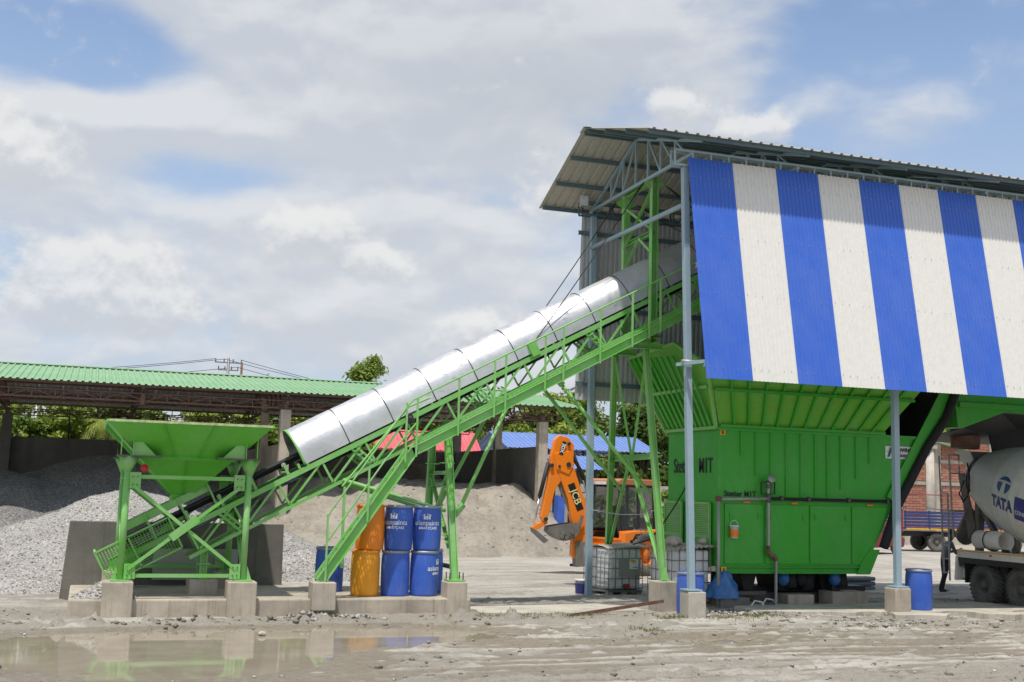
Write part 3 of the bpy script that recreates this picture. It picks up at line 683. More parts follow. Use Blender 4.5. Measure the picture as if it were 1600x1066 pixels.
for x, y, z in ((-2.6,66,6.6),(-1.55,67,6.8),(9.2,70,6.7),(40.5,70,7.2)):
    pn = thing('pale_pole', {-2.6:'leftmost pale pole among the trees behind the shed', -1.55:'pale pole just right of the leftmost one behind the shed', 9.2:'pale pole behind the hopper top', 40.5:'thin pale pole in front of the trees by the plant'}[x], 'pole', (x,y,0), 'pale poles behind the shed')
    mb = MB(); mb.tube((x,y,-.1),(x,y,z),.11,8,.09); mb.build('shaft', M['pipe'], pn)

# ---------------- trees
def crown_mesh(name, mat, clumps, per, size, parent):
    """leaf faces spread through the clumps (cx,cy,cz,rx,ry,rz)"""
    C = np.array(clumps, float); n = len(C)*per; k = np.repeat(np.arange(len(C)), per)
    d = RNG.normal(size=(n,3)); d /= np.linalg.norm(d, axis=1)[:,None]; r = RNG.random(n)**.5
    P = C[k,:3]+d*r[:,None]*C[k,3:6]*(1+.25*RNG.normal(size=(n,1)))
    a = RNG.normal(size=(n,3)); a /= np.linalg.norm(a, axis=1)[:,None]; nn = d+.8*RNG.normal(size=(n,3))+np.array([0,0,.5])
    a = np.cross(a, nn); a /= np.linalg.norm(a, axis=1)[:,None]; b = np.cross(nn, a); b /= np.linalg.norm(b, axis=1)[:,None]
    s = size*(.6+.8*RNG.random(n))[:,None]
    V = np.stack([P-a*s, P-b*s*.45+a*s*.1, P+a*s, P+b*s*.45+a*s*.1], 1).reshape(-1,3)
    tone = np.repeat(np.clip(.15+.5*RNG.random(n)+.35*RNG.random(len(C))[k], 0, 1), 4)
    return np_mesh(name, mat, V, np.arange(4*n).reshape(-1,4), False, parent, {'tone': ('POINT', tone)})
def tree(x, y, h, w, label, mat, per=170, nc=34, size=.17, group='trees behind the yard', trunk=.35, cat='tree', name='tree'):
    t = thing(name, label, cat, (x,y,0), group); mb = MB(); base = h*trunk; cl = []
    mb.tube((x,y,-.2),(x+.1,y,base),.028*h,8,.018*h)
    for i in range(nc):
        a = random.uniform(0,6.28); f = random.random(); zz = base*.75+(h-base*.75)*f; rr = w*.5*math.sin(math.pi*min(.95,.22+.72*f))*random.uniform(.25,1.0)
        c = (x+rr*math.cos(a), y+rr*math.sin(a)*.8, zz); s = random.uniform(.12,.22)*w*.85
        cl.append((*c, s, s, s*.62))
        if i % 3 == 0: mb.tube((x+.1,y,base*random.uniform(.6,1)), c, .011*h, 5, .004*h)
    mb.build('trunk', M['bark'], t); crown_mesh('crown', mat, cl, per, size, t); return t
random.seed(21)
for i, (x, y, m_) in enumerate(((-5.4,63.5,'leaf_pale'),(-3.3,64.2,'leaf'),(-1.0,63.2,'leaf_pale'),(3.2,64.6,'leaf'),(5.6,63.8,'leaf_pale'))):
    tree(x,y,6.1,3.4,['bushy shrub at the far left end behind the shed wall','green shrub in front of the pale poles behind the shed wall','bright shrub left of the palm behind the shed wall','green shrub right of the palm behind the shed wall','bright shrub behind the shed wall above the hopper'][i],M[m_],230,36,.13,'shrubs behind the shed wall',.12,'shrub','shrub')
for i, (x, y, h, w, m_) in enumerate(((-9,66,7.6,6,'leaf'),(-4.6,68,7.0,5.5,'leaf_pale'),(-1.2,65,6.2,4.2,'leaf'),(1.6,69,7.0,5.5,'leaf_dark'),(6.4,67,7.4,5.2,'leaf_pale'),(9.6,70,8.0,5.5,'leaf'),(12.6,68,7.2,4.8,'leaf_pale'),(16.6,92,8.6,5.5,'leaf_dark'),(21.6,90,8.4,5,'leaf'),(25.6,92,8.6,5,'leaf_pale'),(-13,70,9,7,'leaf_dark'))):
    lab = ['dark leafy tree at far left behind the shed','bright green tree seen left through the open shed','low bushy tree behind the shed wall near the pale poles','dark green tree beside the palm behind the shed','bright tree right of the palm behind the hopper','mid green tree above the hopper right corner','bright tree behind the shed column by the hood end','dark tree behind the middle of the shed','green tree beside the red roof','bright tree between red and blue roofs','tall dark tree beyond the left picture edge'][i]
    tree(x,y,h,w*1.15,lab,M[m_],230,44,.19)
tree(20.3,92,12.5,6.0,'tall tree standing above the green shed roof behind the hood',M['leaf'],210,44,.17,trunk=.6)
for i, (x, y, h, w, m_) in enumerate(((27,92,9.3,7,'leaf_pale'),(32,96,10,7.5,'leaf'),(36.5,94,9.8,7,'leaf_pale'),(41,98,10.6,8,'leaf'),(45.5,95,10.2,7,'leaf_dark'),(50,99,10.6,8,'leaf'),(56,97,10.5,8,'leaf_dark'),(62,92,10.6,8,'leaf'),(68,94,11.5,8,'leaf_pale'),(75,98,12,9,'leaf'),(84,100,12,9,'leaf_dark'))):
    lab = ['leftmost bright tree behind the blue shed roof','green tree behind the left half of the blue roof','bright green tree over the blue roof middle','green tree behind the right half of the blue roof','dark tree above the blue roof right end','green tree beside the green bin behind the plant','dark tree hidden behind the batching plant','green tree behind the brick building','bright tree seen over the mixer drum chute','green tree beyond the mixer truck','dark tree far right beyond the truck'][i]
    tree(x,y,h*1.04,w*1.2,lab,M[m_],300,50,.25,trunk=.22)
for i, (x, y, h, w, m_) in enumerate(((30,64,2.6,2.6,'leaf_pale'),(33,65,2.8,3,'leaf'),(36.2,66,3.6,3.2,'leaf_yellow'),(38.6,65,3.2,3,'leaf_pale'),(27.5,63,2.3,2.4,'leaf'),(40.5,66.5,4.4,3,'leaf'))):
    lab = ['bright low shrub behind the excavator boom','green shrub left of the excavator cab roof','shrub with yellow flowers behind the cab','bright shrub right of the yellow flowers','low green shrub under the small blue roof','tall shrub beside the plant wall'][i]
    tree(x,y,h,w,lab,M[m_],130,26,.11,'shrubs behind the excavator',.1,'shrub','shrub')
def palm(x, y, h, label):
    t = thing('palm_tree', label, 'palm', (x,y,0)); mb = MB(); mb.path([(x,y,-.1),(x+.1,y,h*.5),(x+.25,y,h)],.11,8); mb.build('trunk', M['bark'], t)
    for k in range(15):
        a = 6.28*k/15+random.uniform(-.2,.2); up = random.uniform(.2,1.2); L_ = random.uniform(1.7,2.4); pts = []
        for j in range(9):
            s = j/8; pts.append(Vector((x+.25+math.cos(a)*L_*s, y+math.sin(a)*L_*s, h+up*s*1.2-1.7*s*s)))
        V = []; tone = []
        for j in range(1,9):
            for q in range(3):
                p = pts[j-1].lerp(pts[j], q/3); dr = (pts[j]-pts[j-1]).normalized(); sd = Vector((-math.sin(a),math.cos(a),0))
                for s in (-1,1):
                    ln = .70*(1-.7*abs(j/8-.4)); tip = p+sd*s*ln*.7+dr*ln*.5-Vector((0,0,ln*random.uniform(.2,.6))); w_ = dr*.022
                    V += [p-w_, p+w_, tip+w_*.2, tip-w_*.2]; tone += [random.random()*.6+.4]*4
        np_mesh('frond', M['leaf_pale'], [tuple(v) for v in V], np.arange(len(V)).reshape(-1,4), False, t, {'tone': ('POINT', tone)})
palm(.7,63.6,5.4,'small palm with drooping yellow-green fronds behind the shed')

# ---------------- loose stones and grass on the yard
n = 2600; sx = RNG.uniform(-3,24,n); sy = 13+13*RNG.random(n)**.7; k = ~((sx>-.3)&(sx<7.6)&(sy>23.3)); sx, sy = sx[k], sy[k]; sz = ground_h(sx,sy); k = sz > WATER_Z
o = pebbles('pebbles', M['stone'], sx[k], sy[k], sz[k], .005, .042); o['label'] = 'small stones scattered over the muddy yard'; o['category'] = 'stones'
def clods(n):
    x = RNG.uniform(-3,23,n); y = 13.2+10*RNG.random(n)**.8; k = (soil_mask(x,y) > .55) & ~((x>-.3)&(x<7.6)&(y>23.2)); x, y = x[k], y[k]; z = ground_h(x,y); k = z > WATER_Z+.01
    o = pebbles('mud_clods', M['mud'], x[k], y[k], z[k]-.005, .012, .085); o['label'] = 'dark mud clods strewn over the rutted yard'; o['category'] = 'mud clods'
M['mud'] = sand('mud_clod', (.20,.18,.15), (.32,.295,.25)); clods(1500)
def rubble(name, label, cx, cy, rx, ry, n, smin, smax, z=None, mat='stone'):
    x = cx+rx*RNG.normal(size=n)*.5; y = cy+ry*RNG.normal(size=n)*.5; o = pebbles(name, M[mat], x, y, ground_h(x,y) if z is None else np.full(n,z), smin, smax); o['label'] = label; o['category'] = 'rubble'
rubble('rubble','broken concrete rubble at the foot of the green stair footing',4.5,22.95,.9,.35,170,.015,.09)
rubble('rubble','stone rubble along the ground under the front of the batching plant',13.2,22.7,1.3,.6,420,.012,.06)
rubble('rubble','mud clods in front of the hopper footings',2.0,22.6,2.2,.4,90,.015,.08,mat='mud')
rubble('rubble','dark clods beside the puddle at lower left',0.0,19.3,.7,.9,120,.015,.09,mat='mud')
rubble('rubble','stones strewn right of the middle awning post',16.0,20.9,3.0,.9,260,.012,.08)
def grass(label, spots, n, hmax=.16):
    V = []; T = []
    for cx, cy, rx, ry in spots:
        for _ in range(n):
            x = random.gauss(cx,rx*.5); y = random.gauss(cy,ry*.5); z = float(ground_h(np.array([x]),np.array([y]))[0]); a = random.uniform(0,6.28); h = random.uniform(.3,1)*hmax; w = random.uniform(.004,.009)
            dx, dy = math.cos(a)*w, math.sin(a)*w; lx, ly = random.gauss(0,.35)*h, random.gauss(0,.35)*h
            V += [(x-dx,y-dy,z-.01),(x+dx,y+dy,z-.01),(x+lx*.5+dx*.6,y+ly*.5+dy*.6,z+h*.65),(x+lx,y+ly,z+h)]; T += [random.random()]*4
    o = np_mesh('grass', M['grass'], V, np.arange(len(V)).reshape(-1,4), False, None, {'tone': ('POINT', T)}); o['kind'] = 'stuff'; o['label'] = label; o['category'] = 'grass'
grass('sparse grass growing around the awning post footing and along the yard edge',[(12.6,21.9,.7,.3),(13.4,22.1,.5,.25),(11.3,22.1,.4,.2),(8.4,22.8,.9,.35),(9.6,22.75,.5,.25),(7.4,22.9,.6,.2),(4.6,22.9,.3,.15),(9.9,20.3,.4,.25),(22.2,21.9,.5,.3)],230,.085)
# ================================================================== STEEL PLANT SHED
def plant_shed():
    t = thing('plant_shed','tall blue-grey steel shed with gabled sheet roof and blue and white striped awning','building',(16.85,24.8,0))
    X0, X1 = 10.35, 27.35; FE, RI, BE = (21.45,9.93), (24.9,10.90), (27.75,9.62); cx = [11.7,16.85,24.6,27.05]
    for i, x in enumerate(cx):
        lean = .12 if i == 0 else .02
        mb = MB(); mb.beam((x+lean,22.22,.57 if i==0 else .6),(x-lean,22.22,9.44),.135,.135,up=(1,0,0)); mb.build('column', M['steel'], t, bevel=.012)
        mb = MB(); mb.box((x+lean,22.22,.60 if i==0 else .665),(.34,.34,.03)); mb.build('base_plate', M['steel'], t)
        if i > 1: continue
        mb = MB(); mb.beam((x+.02,27.3,-.1),(x-.04,27.3,9.44),.15,.15,up=(1,0,0)); mb.build('column', M['steel'], t, bevel=.012)
    for y in (22.22, 27.3):                                             # boxed eave girders
        for dy in (-.09,.09):
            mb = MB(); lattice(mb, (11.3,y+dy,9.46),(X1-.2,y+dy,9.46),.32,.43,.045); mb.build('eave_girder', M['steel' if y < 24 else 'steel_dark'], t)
    for x in cx+[14.3,19.4]:
        mb = MB(); z0 = 9.72
        mb.beam((x,22.1,z0),(x,27.4,z0-.08),.06,.07); mb.beam((x,21.7,9.9),(x,24.9,10.80),.06,.07); mb.beam((x,24.9,10.80),(x,27.65,9.58),.06,.07)
        for y in (22.9,23.6,24.25,24.9,25.6,26.3):
            zt = 9.98+.88*(y-22)/2.9 if y <= 24.9 else 10.80-1.2*(y-24.9)/2.75
            mb.beam((x,y,z0-.03),(x,y,zt),.045,.045,up=(1,0,0))
        for y, y2 in ((22.25,22.9),(22.9,23.6),(23.6,24.25),(26.3,25.6),(25.6,24.9)):
            zt = 9.98+.88*(y2-22)/2.9 if y2 <= 24.9 else 10.80-1.2*(y2-24.9)/2.75
            mb.beam((x,y,z0-.03),(x,y2,zt-.03),.04,.04)
        mb.build('roof_truss', M['steel'], t)
    for f in (.04,.36,.68,.97):
        for s in (0,1):
            y = (FE[0] if s==0 else BE[0])*(1-f)+RI[0]*f; z = (FE[1] if s==0 else BE[1])*(1-f)+RI[1]*f-.055
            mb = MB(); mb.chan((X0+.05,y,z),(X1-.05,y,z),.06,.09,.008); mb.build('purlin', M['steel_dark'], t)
    tile_sheets('roof_sheet',(X0,FE[0],FE[1]),(X0,RI[0],RI[1]),1.0,17,4,.09,.035,['sheet'],(0,-.93,3.3),t)
    tile_sheets('roof_sheet_rear',(X0,BE[0],BE[1]),(X0,RI[0],RI[1]),1.0,17,4,.09,.035,['sheet'],(0,1.28,2.85),t)
    mb = MB(); mb.prism([(X0,24.65,10.87),(X0,24.9,10.96),(X0,25.15,10.85),(X0,24.9,10.93)],(17,0,0)); mb.build('ridge_cap', M['sheet_grey'], t)
    # striped awning sheets, leaning out towards the yard
    def awn(i, m_):
        a, b = (11.58,22.08,9.62),(11.61,21.25,4.86); return sheet_mesh('awning_sheet', a, b, 1.066, 11, .06, .016, None, (0,-4.76,.83)).build('awning_sheet', M[m_], None)
    s = {0: awn(0,'blue'), 1: awn(1,'white')}
    for i in range(14):
        o = s[i] if i < 2 else dup(s[i%2],(0,0,0),None,'awning_sheet')
        o.location = (i*1.068,0,.0); attach(o, t)
        if i == 0:
            sc = MB()
            for f in (.09,.36,.62,.95):
                for q in (0,1,2,4,5) if f != .36 else (0,2,3,5): sc.box((11.66+.175*q+random.uniform(-.015,.015),22.08-.83*f-.02,9.62-4.76*f+random.uniform(-.012,.012)),(.015,.012,.015))
            scr = sc.build('screw_heads', M['steel'], None); scr['kind'] = 'stuff'; scr.parent = o
        else:
            c_ = scr.copy(); COL.objects.link(c_); c_.parent = o
    for f in (.08,.5,.94):
        y = 22.08-.83*f; z = 9.62-4.76*f; mb = MB(); mb.chan((11.6,y+.06,z),(26.5,y+.06,z),.06,.09); mb.build('awning_rail', M['steel'], t)
    for i, x in enumerate(cx): mb = MB(); mb.beam((x-.2 if i==0 else x,22.32,5.22),(x if i==0 else x,21.36,5.22),.07,.07); mb.build('awning_strut', M['steel'], t)
    mb = MB(); mb.tube((11.48,22.08,5.27),(11.98,22.08,5.27),.04,8); mb.build('awning_stub', M['pipe'], t)
    # rear cladding
    n = 15
    cl = []
    for i in range(n):
        a, b = (11.32,27.46,4.8),(11.42,27.46,9.48)
        if i == 0: o = sheet_mesh('cladding_sheet', a, b, 1.045, 8, .09, .025, None, (0,-1,0)).build('cladding_sheet', M['sheet_grey'], None); first = o
        else: o = dup(first,(0,0,0),None,'cladding_sheet')
        o.location = (i*1.048,0,0); attach(o, t)
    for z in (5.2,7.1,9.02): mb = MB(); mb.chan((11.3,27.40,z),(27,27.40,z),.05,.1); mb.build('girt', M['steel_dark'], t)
    mb = MB(); mb.tube((11.58,22.22,8.63),(11.62,27.3,8.63),.055,10); mb.build('tie_pipe', M['steel'], t)
    mb = MB(); mb.tube((11.65,27.3,5.3),(11.3,27.7,5.05),.03,8); mb.build('brace', M['pipe'], t)
    return t
plant_shed()
footing(24.42,24.82,22.02,22.42,-.2,.64,'concrete footing of the far right awning post beyond the truck')
footing(26.87,27.27,22.02,22.42,-.2,.64,'concrete footing of the last awning post')
t = thing('floodlight','small white floodlight under the rear eave corner of the tall shed','floodlight',(11.25,26.9,9.55))
mb = MB(); mb.box((11.25,26.93,9.72),(.26,.09,.30),Matrix.Rotation(.25,3,'Z')); mb.build('housing', M['pipe'], t, bevel=.01)
mb = MB(); mb.box((11.237,26.882,9.72),(.22,.012,.25),Matrix.Rotation(.25,3,'Z')); mb.build('lens', M['lamp'], t)
mb = MB(); mb.beam((11.25,27.0,9.55),(11.3,27.22,9.5),.03,.03); mb.build('bracket', M['dark'], t)

# ================================================================== BATCHING PLANT (green container unit)
def plant():
    t = thing('batching_plant','large green container-shaped concrete batching plant under the striped awning','concrete plant',(15.5,24.6,0))
    G = M['green_dark']; F, B, XL = 23.4, 25.8, 13.08
    mb = MB(); mb.prism([(XL,F,1.0),(16.9,F,1.0),(17.55,F,2.2),(18.5,F,4.02),(XL,F,4.02)],(0,B-F,0)); mb.build('body', G, t, bevel=.015)
    mb = MB(); mb.chan((XL-.03,F-.02,.93),(16.72,F-.02,.93),.1,.15,.02,-1); mb.build('base_beam', G, t)
    mb = MB(); mb.chan((XL-.03,B+.02,.93),(16.72,B+.02,.93),.1,.15,.02,1); mb.build('base_beam', G, t)
    mb = MB(); mb.plate([(16.62,F-.035,.84),(16.98,F-.035,.84),(17.25,F-.035,1.4),(17.0,F-.035,1.4),(16.75,F-.035,1.1)],.03); mb.build('skirt_plate', G, t)
    # pressed folds of the upper panel, long in the middle
    for x, z in zip((13.64,14.01,14.39,14.79,15.17,15.55,15.87,16.23,16.64,17.01),(3.42,3.0,2.62,2.55,2.55,2.55,2.55,2.75,3.0,3.35)):
        mb = MB(); mb.prof((x,F-.012,z),(x,F-.012,3.95),[(-.03,-.02),(.03,-.02),(.012,.03),(-.012,.03)],up=(0,-1,0)); mb.build('panel_fold', G, t)
    mb = MB(); mb.b2(XL-.02,18.5,F-.045,F-.003,3.96,4.03); mb.build('top_rail', G, t)
    mb = MB(); mb.b2(XL-.05,XL-.003,F-.05,B,3.97,4.035); mb.build('top_rail', G, t)
    for x in (XL,): mb = MB(); mb.b2(x-.02,x+.09,F-.03,F-.004,1.0,3.95); mb.build('corner_post', G, t)
    # service doors
    for k, (a, b) in enumerate(((13.24,14.21),(14.26,15.36),(15.41,16.47))):
        mb = MB(); mb.b2(a,b,F-.03,F-.002,1.06,2.36); d = mb.build('door', G, t, bevel=.008)
        for xx, zz in ((a+.13,2.1),(b-.13,2.1)):
            mb = MB(); mb.b2(xx-.02,xx+.02,F-.05,F-.031,zz-.06,zz+.06); mb.build('hinge', G, d)
    mb = MB(); mb.prism([(16.52,F-.03,1.06),(16.95,F-.03,1.06),(17.5,F-.03,2.36),(16.52,F-.03,2.36)],(0,.027,0)); mb.build('door', G, t, bevel=.008)
    # perforated guard doors on the end wall
    for (y0, y1, ang) in ((24.98,25.82,0),(23.66,24.42,0)):
        x = XL-.06; d = MB()
        for z in (1.0,1.62,2.35): d.b2(x-.025,x+.025,y0,y1,z-.03,z+.03)
        for y in (y0,y1): d.b2(x-.024,x+.024,y-.03,y+.03,1.0,2.35)
        d = d.build('guard_door', M['green'], t)
        g = MB()
        for k in range(1,int((y1-y0)/.048)): y = y0+k*.048; g.b2(x-.006,x+.006,y-.011,y+.011,1.0,2.35)
        for k in range(1,28): z = 1.0+k*.048; g.b2(x-.0055,x+.0055,y0,y1,z-.011,z+.011)
        g = g.build('perforated_sheet', M['green'], d); g['kind'] = 'stuff'
        mb = MB(); mb.b2(x+.035,x+.05,y0,y1,1.0,2.35); mb.build('shadow_plate', M['dark'], d)  # added dark sheet standing in for the shade behind the perforations
    # aggregate bin: flared front, flared gabled end
    NB = M['green_bin']
    fb, ft = [(XL,F-.03,4.05),(17.35,F-.03,4.05)], [(12.42,22.62,5.30),(18.15,22.62,5.30)]
    mb = MB(); mb.plate([fb[0],fb[1],ft[1],ft[0]],.02); fr = mb.build('bin_front', NB, t)
    for k in range(1,12):
        f = k/12; a = Vector(fb[0]).lerp(Vector(fb[1]),f); b = Vector(ft[0]).lerp(Vector(ft[1]),f); o_ = Vector((0,-.045,-.02))
        mb = MB(); mb.beam(a+o_,b+o_,.05,.05,up=(0,-1,0)); mb.build('rib', M['green_dark'], fr)
    for f in (.02,.62): 
        a = Vector(fb[0]).lerp(Vector(ft[0]),f); b = Vector(fb[1]).lerp(Vector(ft[1]),f); o_ = Vector((0,-.08,-.02)); mb = MB(); mb.beam(a+o_,b+o_,.06,.06); mb.build('rail', M['green_dark'], fr)
    lb = [(XL-.03,B,4.05),(XL-.03,F-.03,4.05)]; lt = [(12.15,26.05,5.76),(12.15,23.65,5.88),(12.42,22.62,5.30)]
    mb = MB(); mb.plate([lb[0],lb[1],lt[2],lt[1],lt[0]],.02); le = mb.build('bin_end', M['green_bin'], t)
    nrm = (Vector(lb[1])-Vector(lb[0])).cross(Vector(lt[0])-Vector(lb[0])).normalized(); nrm = nrm if nrm.x < 0 else -nrm
    for k in range(1,11):
        f = k/11; a = Vector(lb[0]).lerp(Vector(lb[1]),f); b = Vector(lt[0]).lerp(Vector((12.15,22.9,5.5)),f); b = a+(b-a)*(1. if f < .8 else .93)
        mb = MB(); mb.beam(a+nrm*.03,b+nrm*.03,.07,.045,up=nrm); mb.build('rib', M['green_dark'], le)
    for a, b in ((lt[0],lt[1]),(lt[1],lt[2]),((12.62,25.93,4.9),(12.62,22.98,4.9)),(lb[0],lb[1]),(lb[1],lt[2]),(lb[0],lt[0])):
        mb = MB(); mb.beam(Vector(a)+nrm*.05,Vector(b)+nrm*.05,.07,.06,up=nrm); mb.build('rail', M['green'], le)
    mb = MB(); mb.plate([(13.08,25.85,4.05),(17.35,25.85,4.05),(18.1,26.6,5.6),(12.2,26.1,5.75)],.02); mb.build('bin_rear', NB, t)
    mb = MB(); mb.plate([fb[1],(17.35,25.85,4.05),(18.15,26.6,5.5),ft[1]],.02); mb.build('bin_end', NB, t)
    # inclined discharge conveyor at the right end
    for y in (F-.06, 24.6):
        mb = MB(); mb.beam((17.62,y,2.5),(19.25,y,5.15),.03,.42); mb.build('incline_side', G, t)
    mb = MB(); mb.path([(17.3,23.28,1.45),(17.68,23.28,2.4),(18.55,23.28,3.8),(19.1,23.28,4.5),(19.42,23.28,5.2)],.11,8); mb.build('rubber_seal', M['black'], t)
    mb = MB(); mb.beam((17.5,24.0,2.3),(19.3,24.0,5.2),1.1,.14); mb.build('incline_belt', M['belt'], t)
    mb = MB(); mb.plate([(17.4,24.6,4.03),(18.7,24.6,4.03),(19.4,24.6,5.2),(18.2,24.6,5.6)],.03); mb.build('rubber_curtain', M['black'], t)
    # mixer house above the truck
    mb = MB(); mb.prism([(19.42,23.35,5.6),(19.42,23.35,4.95),(19.5,23.35,4.30),(19.62,23.35,4.28),(20.9,23.35,4.72),(24.5,23.35,4.70),(24.5,23.35,5.6)],(0,3.5,0)); mb.build('mixer_housing', G, t, bevel=.01)
    mb = MB(); mb.b2(19.5,24.5,23.27,23.34,4.78,4.9); mb.build('housing_rail', G, t)
    mb = MB(); mb.plate([(19.75,23.5,4.30),(20.95,23.5,4.70),(24.4,23.5,4.68),(24.4,26.2,4.1),(20.6,26.2,4.1)],.03); mb.build('underside_plate', M['dark'], t)
    mb = MB(); mb.tube((21.12,25.0,4.5),(21.08,25.0,3.9),.38,20,.35); mb.build('rubber_boot', M['rust'], t)
    mb = MB()
    mb.plate([(21.45,24.6,4.4),(24.6,24.6,4.55),(24.6,24.6,3.9),(21.6,24.6,3.75)],.03); mb.build('rubber_curtain', M['black'], t)
    # water pipe with valve on the front
    pm = M['pipe']; y = 23.27
    mb = MB(); mb.tube((13.0,y,2.45),(14.27,y,2.49),.035,10); mb.build('water_pipe', pm, t)
    mb = MB(); mb.tube((14.27,y,2.49),(17.62,y,2.5),.038,10); dp = mb.build('drain_hose', M['black'], t)
    for x in (14.6,15.3,16.35,17.4): mb = MB(); mb.tube((x-.03,y,2.5),(x+.03,y,2.5),.06,10); mb.build('clamp', M['grime'], dp)
    mb = MB(); mb.path([(14.27,y,2.85),(14.27,y,1.42),(14.27,y,1.32),(14.33,y,1.25),(14.42,y,1.24),(14.46,y,1.18),(14.46,y,.1)],.034,10); dn = mb.build('down_pipe', pm, t)
    mb = MB(); mb.path([(14.27,y,1.46),(14.27,y,1.32),(14.33,y,1.25),(14.42,y,1.24),(14.46,y,1.14)],.052,10); mb.build('pipe_elbow', M['rust'], dn)
    mb = MB(); mb.tube((14.27,y,2.40),(14.27,y,2.60),.055,10); mb.tube((14.27,y-.02,2.72),(14.27,y-.02,2.8),.07,10); mb.tube((14.27,y-.1,2.86),(14.27,y+.05,2.86),.03,8); mb.build('valve', M['grime'], dn)
    mb = MB(); mb.lathe([(.03,-.015),(.09,-.015),(.09,.015),(.03,.015)],14,(14.30,y-.08,2.93),Matrix.Rotation(R(70),3,'X')); mb.build('hand_wheel', pm, dn)
    mb = MB()
    for a, b in (((14.1,2.6),(14.44,2.6)),((14.1,2.6),(14.1,2.85)),((14.44,2.6),(14.44,2.85)),((14.1,2.85),(14.44,2.85))): mb.beam((a[0],y+.02,a[1]),(b[0],y+.02,b[1]),.025,.025)
    mb.build('valve_frame', M['dark'], dn)
    mb = MB(); mb.tube((12.98,23.18,2.44),(12.98,23.18,.05),.033,10); s = mb.build('stand_pipe', pm, t)
    mb = MB(); mb.lathe([(.0,-.07),(.06,-.05),(.075,0),(.06,.05),(0,.07)],12,(12.98,23.2,2.46),cap=False); mb.build('pipe_union', M['rust'], s)
    # lettering and signs
    MX = lambda c: Matrix.Translation(c) @ Matrix(((1,0,0,0),(0,0,-1,0),(0,1,0,0),(0,0,0,1)))
    ME = lambda c: Matrix.Translation(c) @ Matrix(((0,0,-1,0),(-1,0,0,0),(0,1,0,0),(0,0,0,1)))
    text_mesh('Stetter', .47, M['print_black'], 'lettering', t, ME((XL-.012,25.02,3.175)), xs=.72, bold=.002)
    text_mesh('M1T', .47, M['print_black'], 'lettering', t, ME((XL-.012,23.95,3.175)), xs=.72, bold=.006)
    text_mesh('Stetter M1T', .17, M['print_black'], 'lettering', t, MX((13.63,F-.008,2.575)), xs=.95, bold=.004)
    mb = MB(); mb.b2(17.45,18.2,F-.03,F-.006,3.49,3.78); sg = mb.build('maker_plate', M['print_white'], t)
    sg['label'] = 'white maker plate with dark lettering'
    text_mesh('SCHWING', .13, M['print_black'], 'lettering', sg, MX((17.93,F-.036,3.69)), xs=.8, bold=.003)
    text_mesh('Stetter', .13, M['print_black'], 'lettering', sg, MX((17.97,F-.036,3.57)), xs=.85, bold=.001)
    mb = MB(); mb.plate([(17.49,F-.036,3.53),(17.56,F-.036,3.53),(17.64,F-.036,3.75),(17.57,F-.036,3.75)],.006); mb.build('logo', flat('teal_print',(.01,.13,.11),.5), sg)
    for c, s_ in (((13.17,F-.038,3.92),.13),((13.19,F-.078,.93),.13)):
        mb = MB(); mb.b2(c[0]-s_/2,c[0]+s_/2,c[1]-.004,c[1]+.004,c[2]-s_/2,c[2]+s_/2); y_ = mb.build('warning_sign', M['yellow'], t)
        mb = MB(); mb.box((c[0],c[1]-.007,c[2]),(.03,.004,.07)); mb.box((c[0]+.015,c[1]-.007,c[2]-.03),(.05,.004,.02)); mb.build('symbol', M['print_black'], y_)
    for x in (13.78,15.0,17.0): mb = MB(); mb.b2(x-.08,x+.08,F-.037,F-.031,2.38,2.42); mb.build('reflector', M['orange'], t)
    # discharge gates and supports underneath
    for k, x in enumerate((14.2,15.05,15.75,16.25)):
        mb = MB(); mb.prism([(x-.22,24.0,.86),(x+.22,24.0,.86),(x+.12,24.0,.45),(x-.12,24.0,.45)],(0,.8,0)); mb.build('gate', M['dark'], t)
    for x in (13.3,16.3):
        for y_ in (23.8,25.4): mb = MB(); mb.b2(x-.1,x+.1,y_-.1,y_+.1,.2,.86); mb.build('support_foot', M['dark'], t)
    mb = MB(); mb.b2(13.3,17.6,24.4,24.9,.38,.5); mb.build('weigh_belt', M['belt'], t)
    t.scale = (1.04,1.04,1.04); t.location = (16.12,25.58,-.1)
plant()
mb = MB(); mb.b2(14.1,18.2,25.2,27.2,-.1,.28); o = mb.build('plant_foundation', M['concrete_dark'], bevel=.02); struct(o)
footing(13.5,14.25,24.0,24.6,-.1,.27,'low concrete block under the blue tarpaulin bundle','concrete_dark')
footing(15.5,16.2,24.4,25.0,-.1,.30,'mossy concrete block under the middle of the batching plant')
footing(16.7,17.7,24.4,25.0,-.1,.36,'mossy yellowish concrete block under the right end of the batching plant')
t = thing('tarp_bundle','crumpled bright blue tarpaulin bundle tied under the plant corner','tarpaulin',(0,0,0))
def crumple(n=26, m=14):
    V = []; 
    for j in range(m):
        f = j/(m-1); r0 = .30*(1-f)**.8+.10; 
        for i in range(n):
            a = 6.283*i/n; r = r0*(1+.16*math.sin(a*5+f*4)+.10*math.sin(a*9-f*7)+random.uniform(-.05,.05)); V.append((13.18+r*math.cos(a),23.32+r*math.sin(a)*.8,.32+.58*f+random.uniform(-.012,.012)))
    Fq = [(j*n+i,j*n+(i+1)%n,(j+1)*n+(i+1)%n,(j+1)*n+i) for j in range(m-1) for i in range(n)]
    return V, Fq
t.location = (.52,.92,-.06); V, Fq = crumple(); np_mesh('cloth', M['tarp'], V, Fq, False, t); mb = MB(); mb.path([(13.18+.11*math.cos(a*.524),23.32+.1*math.sin(a*.524),.84) for a in range(13)],.012,6); mb.build('tie', M['black'], t)
t = thing('plank_stack','two grey boards lying beside the tarpaulin bundle','boards',(0,0,0)); t.location = (.55,.9,-.05)
